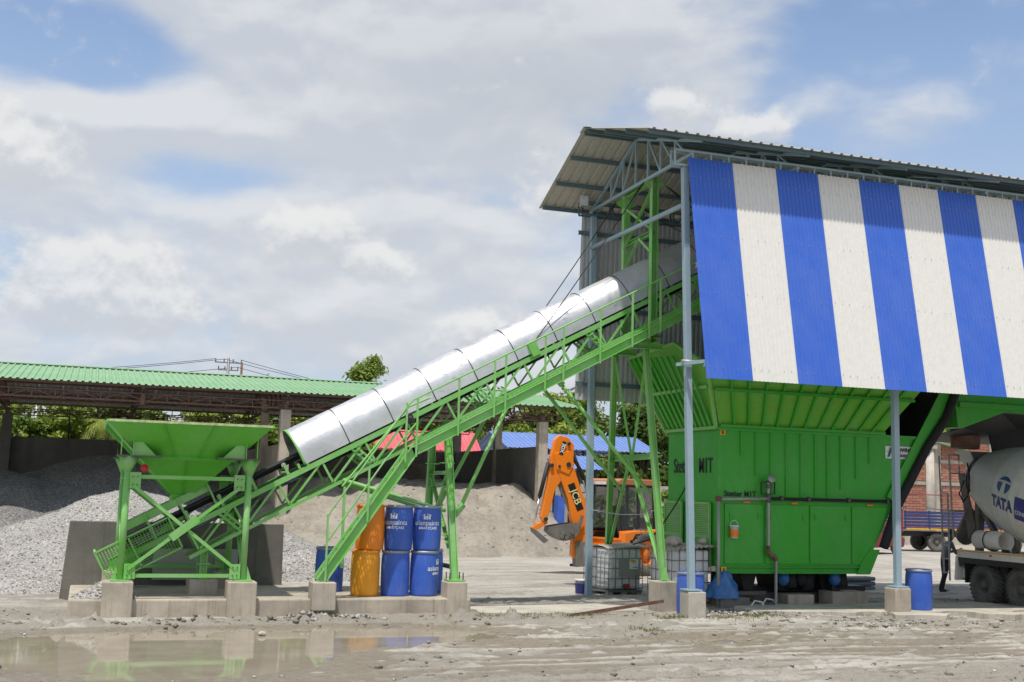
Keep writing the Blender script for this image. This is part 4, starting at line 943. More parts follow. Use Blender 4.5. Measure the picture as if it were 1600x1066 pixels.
for k in range(2): mb = MB(); mb.box((14.02+.05*k,23.85,.345+.04*k),(.95,.2,.035),Matrix.Rotation(.1*k,3,'Z')); mb.build('board', M['concrete_dark'], t)
for k, (x, y) in enumerate(((14.4,23.8),(15.0,24.3))):
    mb = MB(); mb.path([(x-.3,y,.04),(x-.15,y,.22),(x,y-.02,.2),(x+.12,y-.03,.06)],.02,7); tag(mb.build('hose_end', M['plastic_white']), ['short white hose arching out of the rubble under the plant','white hose end beside the down pipe'][k], 'hose')
for k, (x, l) in enumerate(((15.5,'left of three blue wrapped valves under the plant'),(15.97,'middle of three blue wrapped valves under the plant'),(16.9,'right of three blue wrapped valves under the plant'))):
    t = thing('wrapped_valve', l, 'valve', (x,24.65,.42), 'blue wrapped valves under the plant'); mb = MB(); mb.lathe([(.05,.86),(.13,.8),(.15,.66),(.1,.56),(.03,.52)],12,(x,24.62,-.04)); mb.build('wrap', M['tarp' if k != 1 else 'black'], t); mb = MB(); mb.tube((x+.2,24.62,.8),(x+.2,24.62,.45),.11,12,.15); mb.build('cone', M['black'], t)
t = thing('bucket','small white bucket with orange band hanging on the plant door','bucket',(0,0,0)); t.location = (.54,.97,-.02)
mb = MB(); mb.lathe([(.085,1.6),(.1,1.86),(.106,1.86),(.106,1.89),(.09,1.89)],18,(13.42,23.24,0)); mb.build('body', M['print_white'], t)
mb = MB(); mb.lathe([(.0905,1.63),(.0995,1.79)],18,(13.42,23.24,0),cap=False); mb.build('band', M['orange'], t)
mb = MB(); mb.path([(13.42+.1*math.cos(a),23.24,1.87+.13*math.sin(a)) for a in [math.pi*k/10 for k in range(11)]],.006,5); mb.build('handle', M['print_white'], t)
mb = MB(); mb.path([(13.58,25.85,2.73),(13.5,25.8,2.62),(13.3,25.8,2.3),(13.15,26.2,1.8),(13.1,26.8,1.42),(12.95,27.4,1.27)],.016,7); tag(mb.build('cable', M['black']), 'black cable drooping from the plant end wall to the tanks', 'cable')
mb = MB(); mb.path([(11.72,27.2,2.1),(12.0,26.2,2.02),(12.0,25,2.05),(11.95,24.0,2.2)],.012,6); tag(mb.build('rope', M['pipe']), 'thin pale rope strung between the rear post and the tower leg', 'rope')
# ================================================================== FEED HOPPER
def feed_hopper():
    t = thing('feed_hopper','light green steel loading hopper on four braced tube legs','hopper',(1.83,24.9,.66))
    G, BW = M['green'], M['green_bowl']; Y0, Y1 = 23.55, 26.15; XA, XB = .72, 2.95
    T = [(.34,23.05,3.57),(3.30,23.05,3.57),(3.30,26.75,3.57),(.34,26.75,3.57)]; Bm = [(1.66,24.6,2.22),(1.98,24.6,2.22),(1.98,25.2,2.22),(1.66,25.2,2.22)]
    for i in range(4):
        j = (i+1)%4; mb = MB(); mb.plate([T[i],T[j],Bm[j],Bm[i]],.012); w = mb.build('bowl_wall', BW, t)
        a, b, c, d = (Vector(k) for k in (T[i],T[j],Bm[j],Bm[i])); nrm = (b-a).cross(d-a).normalized(); ctr = Vector((1.83,24.9,3.0)); nrm = nrm if nrm.dot((a+c)/2-ctr) > 0 else -nrm
        l, r = a.lerp(d,.44), b.lerp(c,.44); mb = MB(); mb.beam(l+nrm*.03,r+nrm*.03,.05,.06,up=nrm); mb.build('stiffener', BW, w)
        for f in (.33,.64): p, q = a.lerp(b,f), l.lerp(r,(f-.5)*.75+.5); mb = MB(); mb.beam(p+nrm*.02,q+nrm*.02,.012,.05,up=nrm); mb.build('stiffener', BW, w)
        p, q = l.lerp(r,.5), d.lerp(c,.5); mb = MB(); mb.beam(p+nrm*.02,q+nrm*.02,.012,.04,up=nrm); mb.build('stiffener', BW, w)
    for i in range(4):
        j = (i+1)%4; mb = MB(); mb.beam(Vector(T[i])+Vector((0,0,.02)),Vector(T[j])+Vector((0,0,.02)),.09,.045); mb.build('rim', flat('worn_rim',(.42,.5,.25),.6,0,.3) if i == 0 else G, t)
    mb = MB(); mb.prism([(1.62,24.55,2.05),(2.02,24.55,2.26),(2.02,24.55,2.3),(1.62,24.55,2.3)],(0,.7,0)); mb.build('spout', BW, t)
    for x in (XA,XB):
        for y in (Y0,Y1):
            mb = MB(); mb.tube((x,y,.68),(x+.02,y,2.72),.062,16); lg = mb.build('leg', G, t)
            mb = MB(); mb.tube((x+.02,y,2.66),(x+.02,y,2.95),.066,4,.19); mb.build('leg_cap', G, lg)
            mb = MB(); mb.box((x,y,.675),(.34,.34,.025)); mb.build('base_plate', G, lg)
            for sx in (-1,1):
                mb = MB(); mb.prism([(x+sx*.07,y,.69),(x+sx*.16,y,.69),(x+sx*.075,y,.95)],(0,.012,0)); mb.build('gusset', G, lg)
        for y, s in ((Y0,1),(Y1,-1)):
            sg = -1 if x > 1.8 else 1
            mb = MB(); mb.b2(min(x-.2*sg,x+.62*sg),max(x-.2*sg,x+.62*sg),y-.17,y+.17,2.952,2.975); mb.build('seat_plate', M['grime'], t)
            for dx in (-.13,.08):                                            # bracket plates up to the bowl
                mb = MB(); mb.prism([(x+dx*sg,y-.16,2.976),(x+dx*sg,y+.16,2.976),(x+dx*sg,y+.16 if s>0 else y-.16,3.40),(x+dx*sg,y-.16 if s>0 else y+.16,3.40)],(.014,0,0)); mb.build('bracket', G, t)
            mb = MB(); mb.plate([(x+.09*sg,y-.1*s,2.977),(x+.5*sg,y-.1*s,2.977),(x+.12*sg,y-.1*s,3.36),(x+.09*sg,y-.1*s,3.36)],.014); mb.build('bracket', G, t)
    def frame(y):
        s = -1 if y < 24 else 1; yy = y+.0*s
        for z in (2.58,.76): mb = MB(); mb.ang((XA+.1,yy,z),(XB-.1,yy,z),.07,.07,.012,1 if s<0 else -1,1); mb.build('cross_beam', G, t)
        mb = MB(); mb.ang((XA+.12,yy-.04*s*-1,2.42),(XB-.14,yy-.04*s*-1,.88),.062,.062); mb.build('diagonal_brace', G, t)
        mb = MB(); mb.ang((XA+.12,yy+.06*s,.88),(XB-.14,yy+.06*s,2.42),.062,.062); mb.build('diagonal_brace', G, t)
        mb = MB(); mb.beam((1.58,yy+.105*s,1.455),(2.05,yy+.105*s,1.83),.016,.15,up=(0,0,1)); mb.build('joint_plate', G, t)
        for x in (XA,XB):
            sg = 1 if x < 1.8 else -1
            for z0, z1 in ((2.36,2.66),(.70,.98)):
                mb = MB(); mb.b2(min(x+.06*sg,x+.26*sg),max(x+.06*sg,x+.26*sg),yy+.055*s-.007,yy+.055*s+.007,z0,z1); pl = mb.build('gusset_plate', G, t)
                for a, b in ((.12,.07),(.2,.07),(.12,.22),(.2,.22)): mb = MB(); mb.tube((x+a*sg,yy+.06*s,z0+b),(x+a*sg,yy+.085*s,z0+b),.014,6); mb.build('bolt', M['grime'], pl)
    frame(Y0); frame(Y1)
    for x in (XA,XB):
        for z in (2.58,.76): mb = MB(); mb.ang((x,Y0+.1,z),(x,Y1-.1,z),.08,.085); mb.build('side_beam', G, t)
        mb = MB(); mb.ang((x,Y0+.1,.9),(x,Y1-.1,2.45),.07,.07); mb.build('diagonal_brace', G, t)
    mb = MB(); mb.tube((1.02,23.62,2.72),(1.06,23.60,2.72),.06,14); o = mb.build('red_cap', M['red'], t); o['label'] = 'round red cap under the left corner'
    mb = MB(); mb.lathe([(0,-.02),(.075,-.02),(.075,.02),(0,.02)],14,(1.03,23.5,2.74),Matrix.Rotation(R(90),3,'X')); mb.build('red_light', M['red'], t)
feed_hopper()

# ================================================================== BELT CONVEYOR
SL = .533; CA = math.atan(SL); EX = Vector((math.cos(CA),0,math.sin(CA))); EN = Vector((-math.sin(CA),0,math.cos(CA)))
def cz(x): return 2.51+SL*(x-3.59)
YT0, YT1 = 24.35, 25.35; YC = 24.85
def cv(x, y, n=0.0):                      # point above the top chord: x along, y across, n perpendicular
    return Vector((x,y,cz(x)))+EN*n
def conveyor():
    t = thing('belt_conveyor','long light green inclined belt conveyor with a shiny galvanised half-round hood','conveyor',(7.2,24.85,.66))
    G = M['green']; XE = 15.2
    for y, s in ((YT0,1),(YT1,-1)):
        mb = MB(); mb.chan(cv(.55,y),cv(XE,y),.065,.105,.012,s,up=EN); mb.build('top_chord', G, t)
        mb = MB(); mb.ang(cv(1.75,y,-.55),cv(XE-.2,y,-.55),.065,.07,.012,s,1,up=EN); mb.build('bottom_chord', G, t)
        x = 1.95; k = 0
        while x < XE-1:
            for dx in (-.02,.78): mb = MB(); mb.ang(cv(x,y,-.50),cv(x+dx,y,-.04),.042,.042,.008,s,1,up=(0,1,0)); mb.build('brace', G, t)
            if k % 3 == 1:                                               # bolted joint between truss sections
                for d in (0,.09): mb = MB(); mb.beam(cv(x-.30+d,y,-.04),cv(x-.10+d,y,-.53),.05,.03,up=(0,1,0)); jp = mb.build('joint_bar', G, t)
                for f in (.15,.38,.61,.84): mb = MB(); mb.beam(cv(x-.31+.2*f,y-.03,-.04-.49*f),cv(x-.19+.2*f,y-.03,-.04-.49*f),.02,.025); mb.build('joint_bolt', G, jp)
            x += .86; k += 1
    x = 2.1
    while x < XE-.6:
        mb = MB(); mb.ang(cv(x,YT0,-.55),cv(x,YT1,-.55),.05,.05); mb.build('cross_tie', G, t)
        mb = MB(); mb.ang(cv(x,YT0,-.55),cv(x+.86,YT1,-.55),.04,.04); mb.build('cross_tie', G, t)
        x += .86
    # belt
    mb = MB(); P = [(-.36,.12),(-.18,.02),(.18,.02),(.36,.12),(.36,.135),(.18,.035),(-.18,.035),(-.36,.135)]
    mb.prof(cv(.9,YC,.20),cv(XE,YC,.20),P,up=EN); mb.build('belt', M['belt'], t)
    mb = MB(); mb.beam(cv(.9,YC,-.12),cv(XE,YC,-.12),.72,.015,up=EN); mb.build('return_belt', M['belt'], t)
    x = 1.4
    while x < XE-.5:                                                     # carrying idlers
        mb = MB(); mb.tube(cv(x,YC-.17,.17),cv(x,YC+.17,.17),.045,10); mb.tube(cv(x,YC-.18,.175),cv(x,YC-.42,.27),.045,10); mb.tube(cv(x,YC+.18,.175),cv(x,YC+.42,.27),.045,10); r_ = mb.build('idler', M['pipe'], t)
        mb = MB(); mb.beam(cv(x,YT0,.075),cv(x,YT1,.075),.06,.03,up=EN); mb.beam(cv(x,YT0+.03,.06),cv(x,YT0+.03,.3),.05,.03,up=(0,1,0)); mb.beam(cv(x,YT1-.03,.06),cv(x,YT1-.03,.3),.05,.03,up=(0,1,0)); mb.build('idler_frame', G, r_)
        x += .62 if x < 3.6 else 1.3
    # black belt edge and skirting seen below the hood
    for y in (YT0+.06, YT1-.06): mb = MB(); mb.beam(cv(4.25,y,.10),cv(XE,y,.10),.03,.07,up=EN); mb.build('skirt_rubber', M['black'], t)
    for y in (YC-.34, YC+.34):
        mb = MB(); mb.beam(cv(1.0,y,.52),cv(2.55,y,.52),.02,.15,up=EN); mb.build('skirt_board', G, t)
        for x in (1.4,2.0,2.55): mb = MB(); mb.beam(cv(x,y-.03 if y < YC else y+.03,.06),cv(x,y-.03 if y < YC else y+.03,.6),.04,.05,up=(0,1,0)); mb.build('skirt_post', G, t)
    # galvanised hood, sheet by sheet
    rad, sk = .54, .24
    prof = [(-rad,.09)]+[(-rad,.09+sk*k/3) for k in (1,2,3)]+[(-rad*math.cos(a),.09+sk+rad*math.sin(a)) for a in [math.pi*k/24 for k in range(1,24)]]+[(rad,.09+sk*k/3) for k in (3,2,1)]+[(rad,.09)]
    def hood(x0, x1, i):
        ns = 7; V = []; n = len(prof)
        for j in range(ns+1):
            x = x0+(x1-x0)*j/ns
            for k, (a, b) in enumerate(prof):
                g = 1+.003*math.sin(j*1.7+i*2.1+k*.35)+.004*math.sin(k*.6+i*1.3)+random.uniform(-.0008,.0008)
                V.append(cv(x, YC+a*g, .09+(b-.09)*g))
        Fq = [(j*n+k,j*n+k+1,(j+1)*n+k+1,(j+1)*n+k) for j in range(ns) for k in range(n-1)]
        mb = MB(); mb.add(V, Fq, True); o = mb.build('hood_sheet', M['galv'], t)
        sm = o.modifiers.new('thickness','SOLIDIFY'); sm.thickness = .004; sm.use_rim = False; return o
    def ring(x, w, mat, name, parent, e=.008):
        n = len(prof); V = [cv(x+d, YC+a*(1+e/.5), .09+(b-.09)*(1+e/.7)) for d in (-w/2,w/2) for a, b in prof]
        Fq = [(k,k+1,n+k+1,n+k) for k in range(n-1)]; mb = MB(); mb.add(V, Fq, True); o = mb.build(name, mat, parent); s = o.modifiers.new('thickness','SOLIDIFY'); s.thickness = .008; return o
    xs = [4.2+.905*k for k in range(13)]
    for i in range(12):
        o = hood(xs[i]+.0, xs[i+1]+.0, i)
        if i: ring(xs[i], .014, M['dark'], 'strap', o, .009)
        x = xs[i]
        for d in (-.1,.06):                                              # clamps where the strap meets the frame
            mb = MB(); mb.box(cv(x+d,YT0-.01,.11),(.05,.05,.11),Matrix.Rotation(-CA,3,'Y')); mb.build('clamp', M['dark'] if i % 3 else G, o)
    ring(4.21, .04, G, 'hood_end_ring', t, .012)
    # tail drum, take-up and mesh guard
    mb = MB(); mb.tube(cv(.95,YC-.38,.0),cv(.95,YC+.38,.0),.2,20); mb.build('tail_drum', M['rust'], t)
    for y in (YT0-.06,):
        a, b = .42, 1.72; lo, hi = -.30, .34
        fr = MB()
        for p, q in ((cv(a,y,lo),cv(b,y,lo)),(cv(a,y,hi),cv(b,y,hi)),(cv(a,y,lo),cv(a,y,hi)),(cv(b,y,lo),cv(b,y,hi)),(cv(1.0,y,lo),cv(1.0,y,hi)),(cv(a,y,lo),cv(a,YT1,lo)),(cv(a,y,hi),cv(a,YT1,hi))): fr.beam(p,q,.035,.035)
        g = fr.build('guard_frame', G, t); w = MB(); k = a
        while k < b: w.tube(cv(k,y-.005,lo),cv(k,y-.005,hi),.0045,4); k += .052
        k = lo
        while k < hi: w.tube(cv(a,y,k),cv(b,y,k),.0045,4); k += .046
        k = y
        while k < YT1: w.tube(cv(a,k,lo),cv(a,k,hi),.0045,4); k += .052
        w = w.build('wire_mesh', G, g); w['kind'] = 'stuff'
    mb = MB(); mb.box(cv(.9,YT0-.0,-.02),(.34,.05,.3),Matrix.Rotation(-CA,3,'Y')); mb.build('bearing_plate', M['green_bowl'], t)
    mb = MB(); mb.ibeam((2.3,YC-.3,.62),(2.3,YC-.3,1.32),.14,.14,.02,up=(1,0,0)); mb.box((2.3,YC-.3,.92),(.26,.2,.02)); mb.build('tail_leg', G, t)
    mb = MB(); mb.ibeam((2.3,YC+.3,.62),(2.3,YC+.3,1.32),.14,.14,.02,up=(1,0,0)); mb.build('tail_leg', G, t)
    mb = MB(); mb.box(cv(6.3,YT0-.08,.0),(.14,.1,.2),Matrix.Rotation(-CA,3,'Y')); sw = mb.build('pull_switch', M['dark'], t, bevel=.01)
    mb = MB(); mb.tube(cv(6.3,YT0-.14,.02),cv(6.3,YT0-.17,.02),.03,8); mb.build('switch_button', M['grime'], sw)
    for x in (9.1,): mb = MB(); mb.box(cv(x,YT0-.06,.16),(.2,.1,.3),Matrix.Rotation(-CA,3,'Y')); mb.build('winch_bracket', G, t)

    # stair and walkway along the front
    YS, YB = 23.42, 23.82
    foot, knee = Vector((4.42,0,.66)), Vector((6.18,0,3.24)); slope2 = .535
    def wk(x): return knee.z+slope2*(x-knee.x)
    for y, s in ((YS,1),(YB,-1)):
        yv = Vector((0,y,0))
        mb = MB(); mb.chan(foot+yv,knee+yv+Vector((.04,0,.06)),.08,.19,.018,-1 if s>0 else 1,up=(-.8,0,.6)); mb.build('stair_stringer', G, t)
        mb = MB(); mb.chan(knee+yv,Vector((14.6,y,wk(14.6))),.08,.185,.018,-1 if s>0 else 1,up=EN); mb.build('walkway_stringer', G, t)
    d = knee-foot; n = 13
    for k in range(1,n):
        p = foot+d*(k/n)+Vector((.05,0,.03)); g = MB()
        for q in range(5): g.b2(p.x-.11+.055*q-.006,p.x-.11+.055*q+.006,YS+.05,YB-.05,p.z-.015,p.z+.015)
        for q in range(7): g.b2(p.x-.115,p.x+.115,YS+.06+.045*q,YS+.068+.045*q,p.z-.01,p.z+.01)
        g.build('stair_tread', G, t)
    x = knee.x+.1
    while x < 14.3:                                                       # open grating panels
        g = MB(); x2 = min(x+1.0,14.4)
        for q in range(9): y = YS+.06+.075*q; y = min(y,YB+.45); g.beam((x,y,wk(x)+.14),(x2-.02,y,wk(x2-.02)+.14),.006,.03)
        m_ = 0
        while x+.09*m_ < x2-.02: xx = x+.09*m_; g.beam((xx,YS+.04,wk(xx)+.14),(xx,YB+.45,wk(xx)+.14),.012,.015); m_ += 1
        g.build('walkway_grating', G, t); x = x2
    for x in (6.6,7.7,8.8,9.9,11.0,12.1,13.2): mb = MB(); mb.ang((x,YB,wk(x)-.12),(x,YT0,wk(x)-.12),.06,.06); mb.build('walkway_bracket', G, t)
    # handrail: top rail, knee rail and posts
    rt = lambda x: wk(x)+1.06
    top = [Vector((4.50,YS-.05,1.55)),Vector((4.50,YS-.05,1.9)),Vector((4.56,YS-.05,2.03)),Vector((6.0,YS-.05,rt(6.0)-.08)),Vector((6.12,YS-.05,rt(6.12))),Vector((14.4,YS-.05,rt(14.4)))]
    mb = MB(); mb.path(top,.018,8); hr = mb.build('handrail', G, t)
    mb = MB(); mb.path([Vector((4.52,YS-.05,1.45)),Vector((5.6,YS-.05,3.05)),Vector((6.2,YS-.05,3.8))],.018,8); mb.build('knee_rail', G, t)
    for x, w in ((4.50,0),(5.28,0),(6.0,1),(6.22,1),(7.08,1),(7.84,1),(8.08,1),(8.95,1),(9.36,1),(10.2,1),(10.95,1),(11.35,1),(11.62,1),(12.6,1)):
        if w: z0, z1 = wk(x)-.13, rt(x)
        else: z0 = foot.z+(x-foot.x)*d.z/d.x-.1; z1 = z0+1.05 if x > 4.6 else 1.95
        mb = MB(); mb.ang((x,YS-.055,z0),(x,YS-.055,z1),.036,.036,.007,1,1,up=(0,1,0)); mb.build('rail_post', G, t)
    mb = MB(); mb.ang((4.9,YB+.02,.9),(4.9,YB+.02,2.5),.05,.05,.007,1,1,up=(0,1,0)); mb.build('rail_post', G, t)
    mb = MB(); mb.path([Vector((4.85,YB+.03,2.5)),Vector((6.15,YB+.03,rt(6.1)-.1)),Vector((6.6,YB+.03,rt(6.5)-.1))],.022,8); mb.build('handrail', G, t)
    # middle trestle
    for y0, y1 in ((23.72,24.3),(26.0,25.45)):
        mb = MB(); mb.ibeam((7.22,y0,.68),(7.14,y1,cz(7.14)-.66),.13,.145,.018,up=(1,0,0)); lg = mb.build('trestle_leg', G, t)
        mb = MB(); mb.box((7.22,y0,.672),(.36,.36,.03)); mb.build('base_plate', G, lg)
        for dx in (-.14,.14):
            for dy in (-.13,.13): mb = MB(); mb.tube((7.22+dx,y0+dy,.68),(7.22+dx,y0+dy,.83),.012,6); mb.build('anchor_bolt', M['dark'], lg)
        mb = MB(); mb.box((7.15,y1+(.03 if y1<25 else -.03)*0,3.05),(.26,.24,.02)); mb.build('stiffener_plate', G, lg)
    for z, f in ((2.85,.73),(2.6,.6)): mb = MB(); mb.ang((7.16,24.18,z),(7.16,25.6,z),.08,.08); mb.build('trestle_tie', G, t)
    mb = MB(); mb.ang((7.18,23.95,1.2),(7.15,25.6,2.9),.07,.07); mb.build('trestle_brace', G, t)
    mb = MB(); mb.ang((7.18,25.8,1.2),(7.15,24.2,2.9),.07,.07); mb.build('trestle_brace', G, t)
    for y, yy in ((24.05,24.3),(25.7,25.42)):
        mb = MB(); mb.tube((7.35,y,2.03),(8.56,yy,cz(8.56)-.62),.042,10); br = mb.build('stay_pipe', G, t)
        mb = MB(); mb.tube((7.25,y,1.96),(7.45,y,2.2),.075,10); mb.build('stay_sleeve', G, br)
        mb = MB(); mb.tube((7.08,y,2.06),(4.95,yy,cz(4.95)-.60),.042,10); mb.build('stay_pipe', G, t)
    for y, yy in ((24.3,24.2),(25.4,25.6)):
        mb = MB(); mb.tube((9.5,y,cz(9.5)-.6),(11.85,yy,2.5),.042,10); br = mb.build('stay_pipe', G, t)
        mb = MB(); mb.tube((9.5,y,cz(9.5)-.6),(9.72,y,cz(9.5)-.82),.075,10); mb.build('stay_sleeve', G, br)
conveyor()

def tower():
    t = thing('conveyor_tower','tall light green steel tower carrying the conveyor head beside the plant','tower',(11.8,24.9,.5))
    G = M['green']; zt = 5.75
    # splayed lower legs: front pair meet the front footing, rear pair the rear footing
    for (x0, y0), (x1, y1) in (((11.96,23.75),(11.68,24.2)),((12.85,28.75),(11.55,25.58))):
        mb = MB(); mb.ibeam((x0,y0,.66 if y0 < 25 else .3),(x1,y1,zt),.125,.13,.016,up=(1,0,0)); lg = mb.build('leg', G, t)
        mb = MB(); mb.prism([(x0-.11,y0-.08,.67 if y0 < 25 else .31),(x0+.11,y0-.08,.67 if y0 < 25 else .31),(x0+.02,y0-.05,.95),(x0-.03,y0-.05,.95)],(0,.012,0)); mb.build('gusset', G, lg)
    for z, ins in ((3.35,.2),):
        mb = MB(); mb.ibeam((11.75,24.05,z),(12.2,27.0,z),.12,.12,.014); mb.build('cross_beam', G, t)
        pass
    mb = MB(); mb.ang((11.95,23.85,.9),(11.85,25.3,3.3),.07,.07); mb.build('diagonal_brace', G, t)
    mb = MB(); mb.ang((11.7,24.2,5.7),(11.85,25.2,3.4),.06,.06); mb.build('diagonal_brace', G, t)
    mb = MB(); mb.ang((12.75,28.5,.9),(11.88,25.4,3.3),.07,.07); mb.ang((11.55,25.58,5.7),(11.88,25.3,3.4),.06,.06); mb.build('diagonal_brace', G, t)
    for y in (24.2,25.6): mb = MB(); mb.ibeam((11.2,y,zt+.07),(12.1,y,zt+.07),.14,.14,.016); mb.build('head_beam', G, t)
    for x in (11.3,11.85): mb = MB(); mb.ibeam((x,24.0,zt+.2),(x,25.8,zt+.2),.12,.12,.014); mb.build('head_beam', G, t)
    mb = MB(); mb.box((11.62,24.18,zt+.29),(.7,.4,.03)); mb.build('seat_plate', M['grime'], t)
    # portal above the belt
    XP = 11.84
    mb = MB(); mb.chan((XP,24.2,5.9),(XP,24.2,9.75),.14,.16,.014,1,up=(1,0,0)); mb.build('portal_post', G, t)
    mb = MB(); mb.chan((XP,25.72,5.9),(XP,25.72,9.62),.14,.16,.014,-1,up=(1,0,0)); mb.build('portal_post', G, t)
    mb = MB(); mb.chan((XP,24.15,9.72),(XP,25.8,9.62),.14,.14,.014); mb.build('portal_beam', G, t)
    mb = MB(); mb.chan((XP,24.2,8.45),(XP,25.72,8.42),.1,.1,.012); mb.build('portal_beam', G, t)
    mb = MB(); mb.ang((XP-.06,24.25,9.45),(XP-.06,25.68,8.35),.08,.08); mb.build('diagonal_brace', G, t)
    mb = MB(); mb.ang((XP-.02,25.66,9.3),(XP-.02,24.3,8.55),.06,.06); mb.build('diagonal_brace', G, t)
    mb = MB(); mb.ang((XP-.06,24.9,8.42),(XP-.06,25.72,7.75),.07,.07); mb.build('diagonal_brace', G, t)
    mb = MB(); mb.ang((XP-.06,24.85,8.42),(XP-.06,24.22,8.0),.06,.06); mb.build('diagonal_brace', G, t)
    for y, z in ((24.2,9.74),(25.72,9.6)):
        for sx in (-1,1): mb = MB(); mb.prism([(XP+.07*sx,y-.01,z-.02),(XP+.28*sx,y-.01,z-.16),(XP+.07*sx,y-.01,z-.3)],(0,.02,0)); mb.build('lug', G, t)
tower()
def stay(a, b, label, r=.012):
    t = thing('stay_cable', label, 'cable', a, 'stay cables of the conveyor'); mb = MB(); mb.path([Vector(a).lerp(Vector(b),k/8)-Vector((0,0,.05*math.sin(math.pi*k/8))) for k in range(9)],r,6); mb.build('rope', M['wire'], t)
    mb = MB(); d = (Vector(b)-Vector(a)).normalized(); mb.tube(Vector(b)-d*.45,Vector(b)-d*.1,.024,8); mb.build('turnbuckle', M['dark'], t)
stay(cv(9.1,YT0-.05,.25),(11.58,24.2,9.6),'front stay cable running from the hood up to the tower top')
stay(cv(9.1,YT1+.05,.25),(11.58,25.72,9.46),'rear stay cable running behind the hood to the tower top')
stay((13.6,24.2,8.7),(12.1,24.2,9.58),'short front stay chain right of the tower top',.010)
stay((13.9,25.72,8.7),(12.1,25.72,9.45),'short rear stay chain right of the tower top',.010)

# ================================================================== DRUMS, TANKS, SMALL THINGS
def drum(x, y, z, mat, label, h=.905, r=.292, text=None, rot=0, group='plastic drums', lid=True, tilt=0):
    t = thing('drum', label, 'drum', (0,0,0), group, local=True)
    prof = [(r*.90,0),(r*.955,.012),(r*.965,.05),(r*.985,.12),(r*1.0,h*.3),(r*1.005,h*.6),(r*.985,h*.82),(r*.955,h*.9),(r*.94,h-.055),(r*.965,h-.045),(r*.97,h-.012),(r*.95,h),(r*.91,h),(r*.90,h-.025)]
    mb = MB(); mb.lathe(prof, 40); b = mb.build('body', mat, t)
    mb = MB(); mb.lathe([(r*.966,h-.05),(r*1.0,h-.042),(r*1.0,h-.008),(r*.95,h+.004)],40,cap=False); mb.build('rim', M['rim'] if mat is M['blue_drum'] else mat, t)
    if lid: mb = MB(); mb.lathe([(r*.9,h-.02),(r*.6,h-.012),(0.001,h-.012)],40,cap=False); mb.lathe([(.035,h-.012),(.035,h+.012),(.001,h+.012)],10,(r*.55,0,0),cap=False); mb.build('lid', mat, t)
    if text:
        for s, size, zc, dx, bd in text:
            def wrap(co, zc=zc, dx=dx): a = -math.pi/2+rot+(co.x+dx)/(r*1.005); rr = r*1.007+co.z; return Vector((rr*math.cos(a), rr*math.sin(a), zc+co.y))
            if s == '#': # little house-and-family emblem
                e = MB()
                for u in range(3): e.box((-.05+.05*u,0,0),(.04,.07,.004))
                e.box((0,.045,0),(.17,.014,.004)); e.box((-.055,.06,0),(.03,.02,.004)); e.box((.01,.065,0),(.012,.04,.004)); e.box((.05,.06,0),(.04,.014,.004))
                e.v = [tuple(wrap(Vector(v))) for v in e.v]; e.build('emblem', M['print_white'], b)
            elif s == '^':
                e = MB(); e.add([(-.028,0,0),(0,.028,0),(.028,0,0)],[(0,1,2)]); e.box((0,-.012,0),(.035,.024,.002)); e.v = [tuple(wrap(Vector(v))) for v in e.v]; e.build('emblem', M['print_white'], b)
            else: text_mesh(s, size, M['print_white'], 'lettering', b, wrap=wrap, depth=.0015, xs=.92, bold=bd)
    t.location = (x,y,z); t.rotation_euler = (tilt,0,0); return t
PT = [('#',0,.67,0,0),('asianpaints',.145,.56,0,.001),('^',0,.455,-.155,0),('SMARTCARE',.075,.455,.03,.001)]
drum(5.46,24.16,.33,M['orange_drum'],'lower orange drum of the stack under the green stair')
drum(5.53,24.18,1.245,M['orange_drum2'],'upper deep orange drum standing on the lower orange one')
drum(6.08,24.14,.33,M['blue_drum'],'lower blue drum right beside the orange drum')
drum(6.69,24.14,.33,M['blue_drum'],'lower blue drum next to the trestle leg, its print turned to the right',text=PT,rot=.95)
drum(6.12,24.15,1.245,M['blue_drum'],'upper blue drum whose white print is turned to the left',text=PT,rot=-.62)
drum(6.72,24.15,1.245,M['blue_drum'],'upper blue drum next to the trestle with its white print facing front',text=PT,rot=-.28)
drum(4.93,25.2,.33,M['blue_drum'],'blue drum half hidden behind the foot of the stair')
drum(7.02,24.95,.33,M['blue_drum'],'blue drum behind the two lower blue drums')
mb = MB(); mb.tube((7.2,24.9,.92),(7.5,24.85,.86),.05,10); tag(mb.build('pipe_stub', M['dark']), 'short dark pipe end beside the trestle leg', 'pipe')
drum(12.22,23.0,-.0,M['blue_drum'],'blue drum behind the awning post footing',text=[('^',0,.42,.0,0),('paints',.1,.36,.02,0)],rot=.95)
drum(17.72,22.6,.11,M['blue_drum'],'blue drum standing alone beside the right awning post')

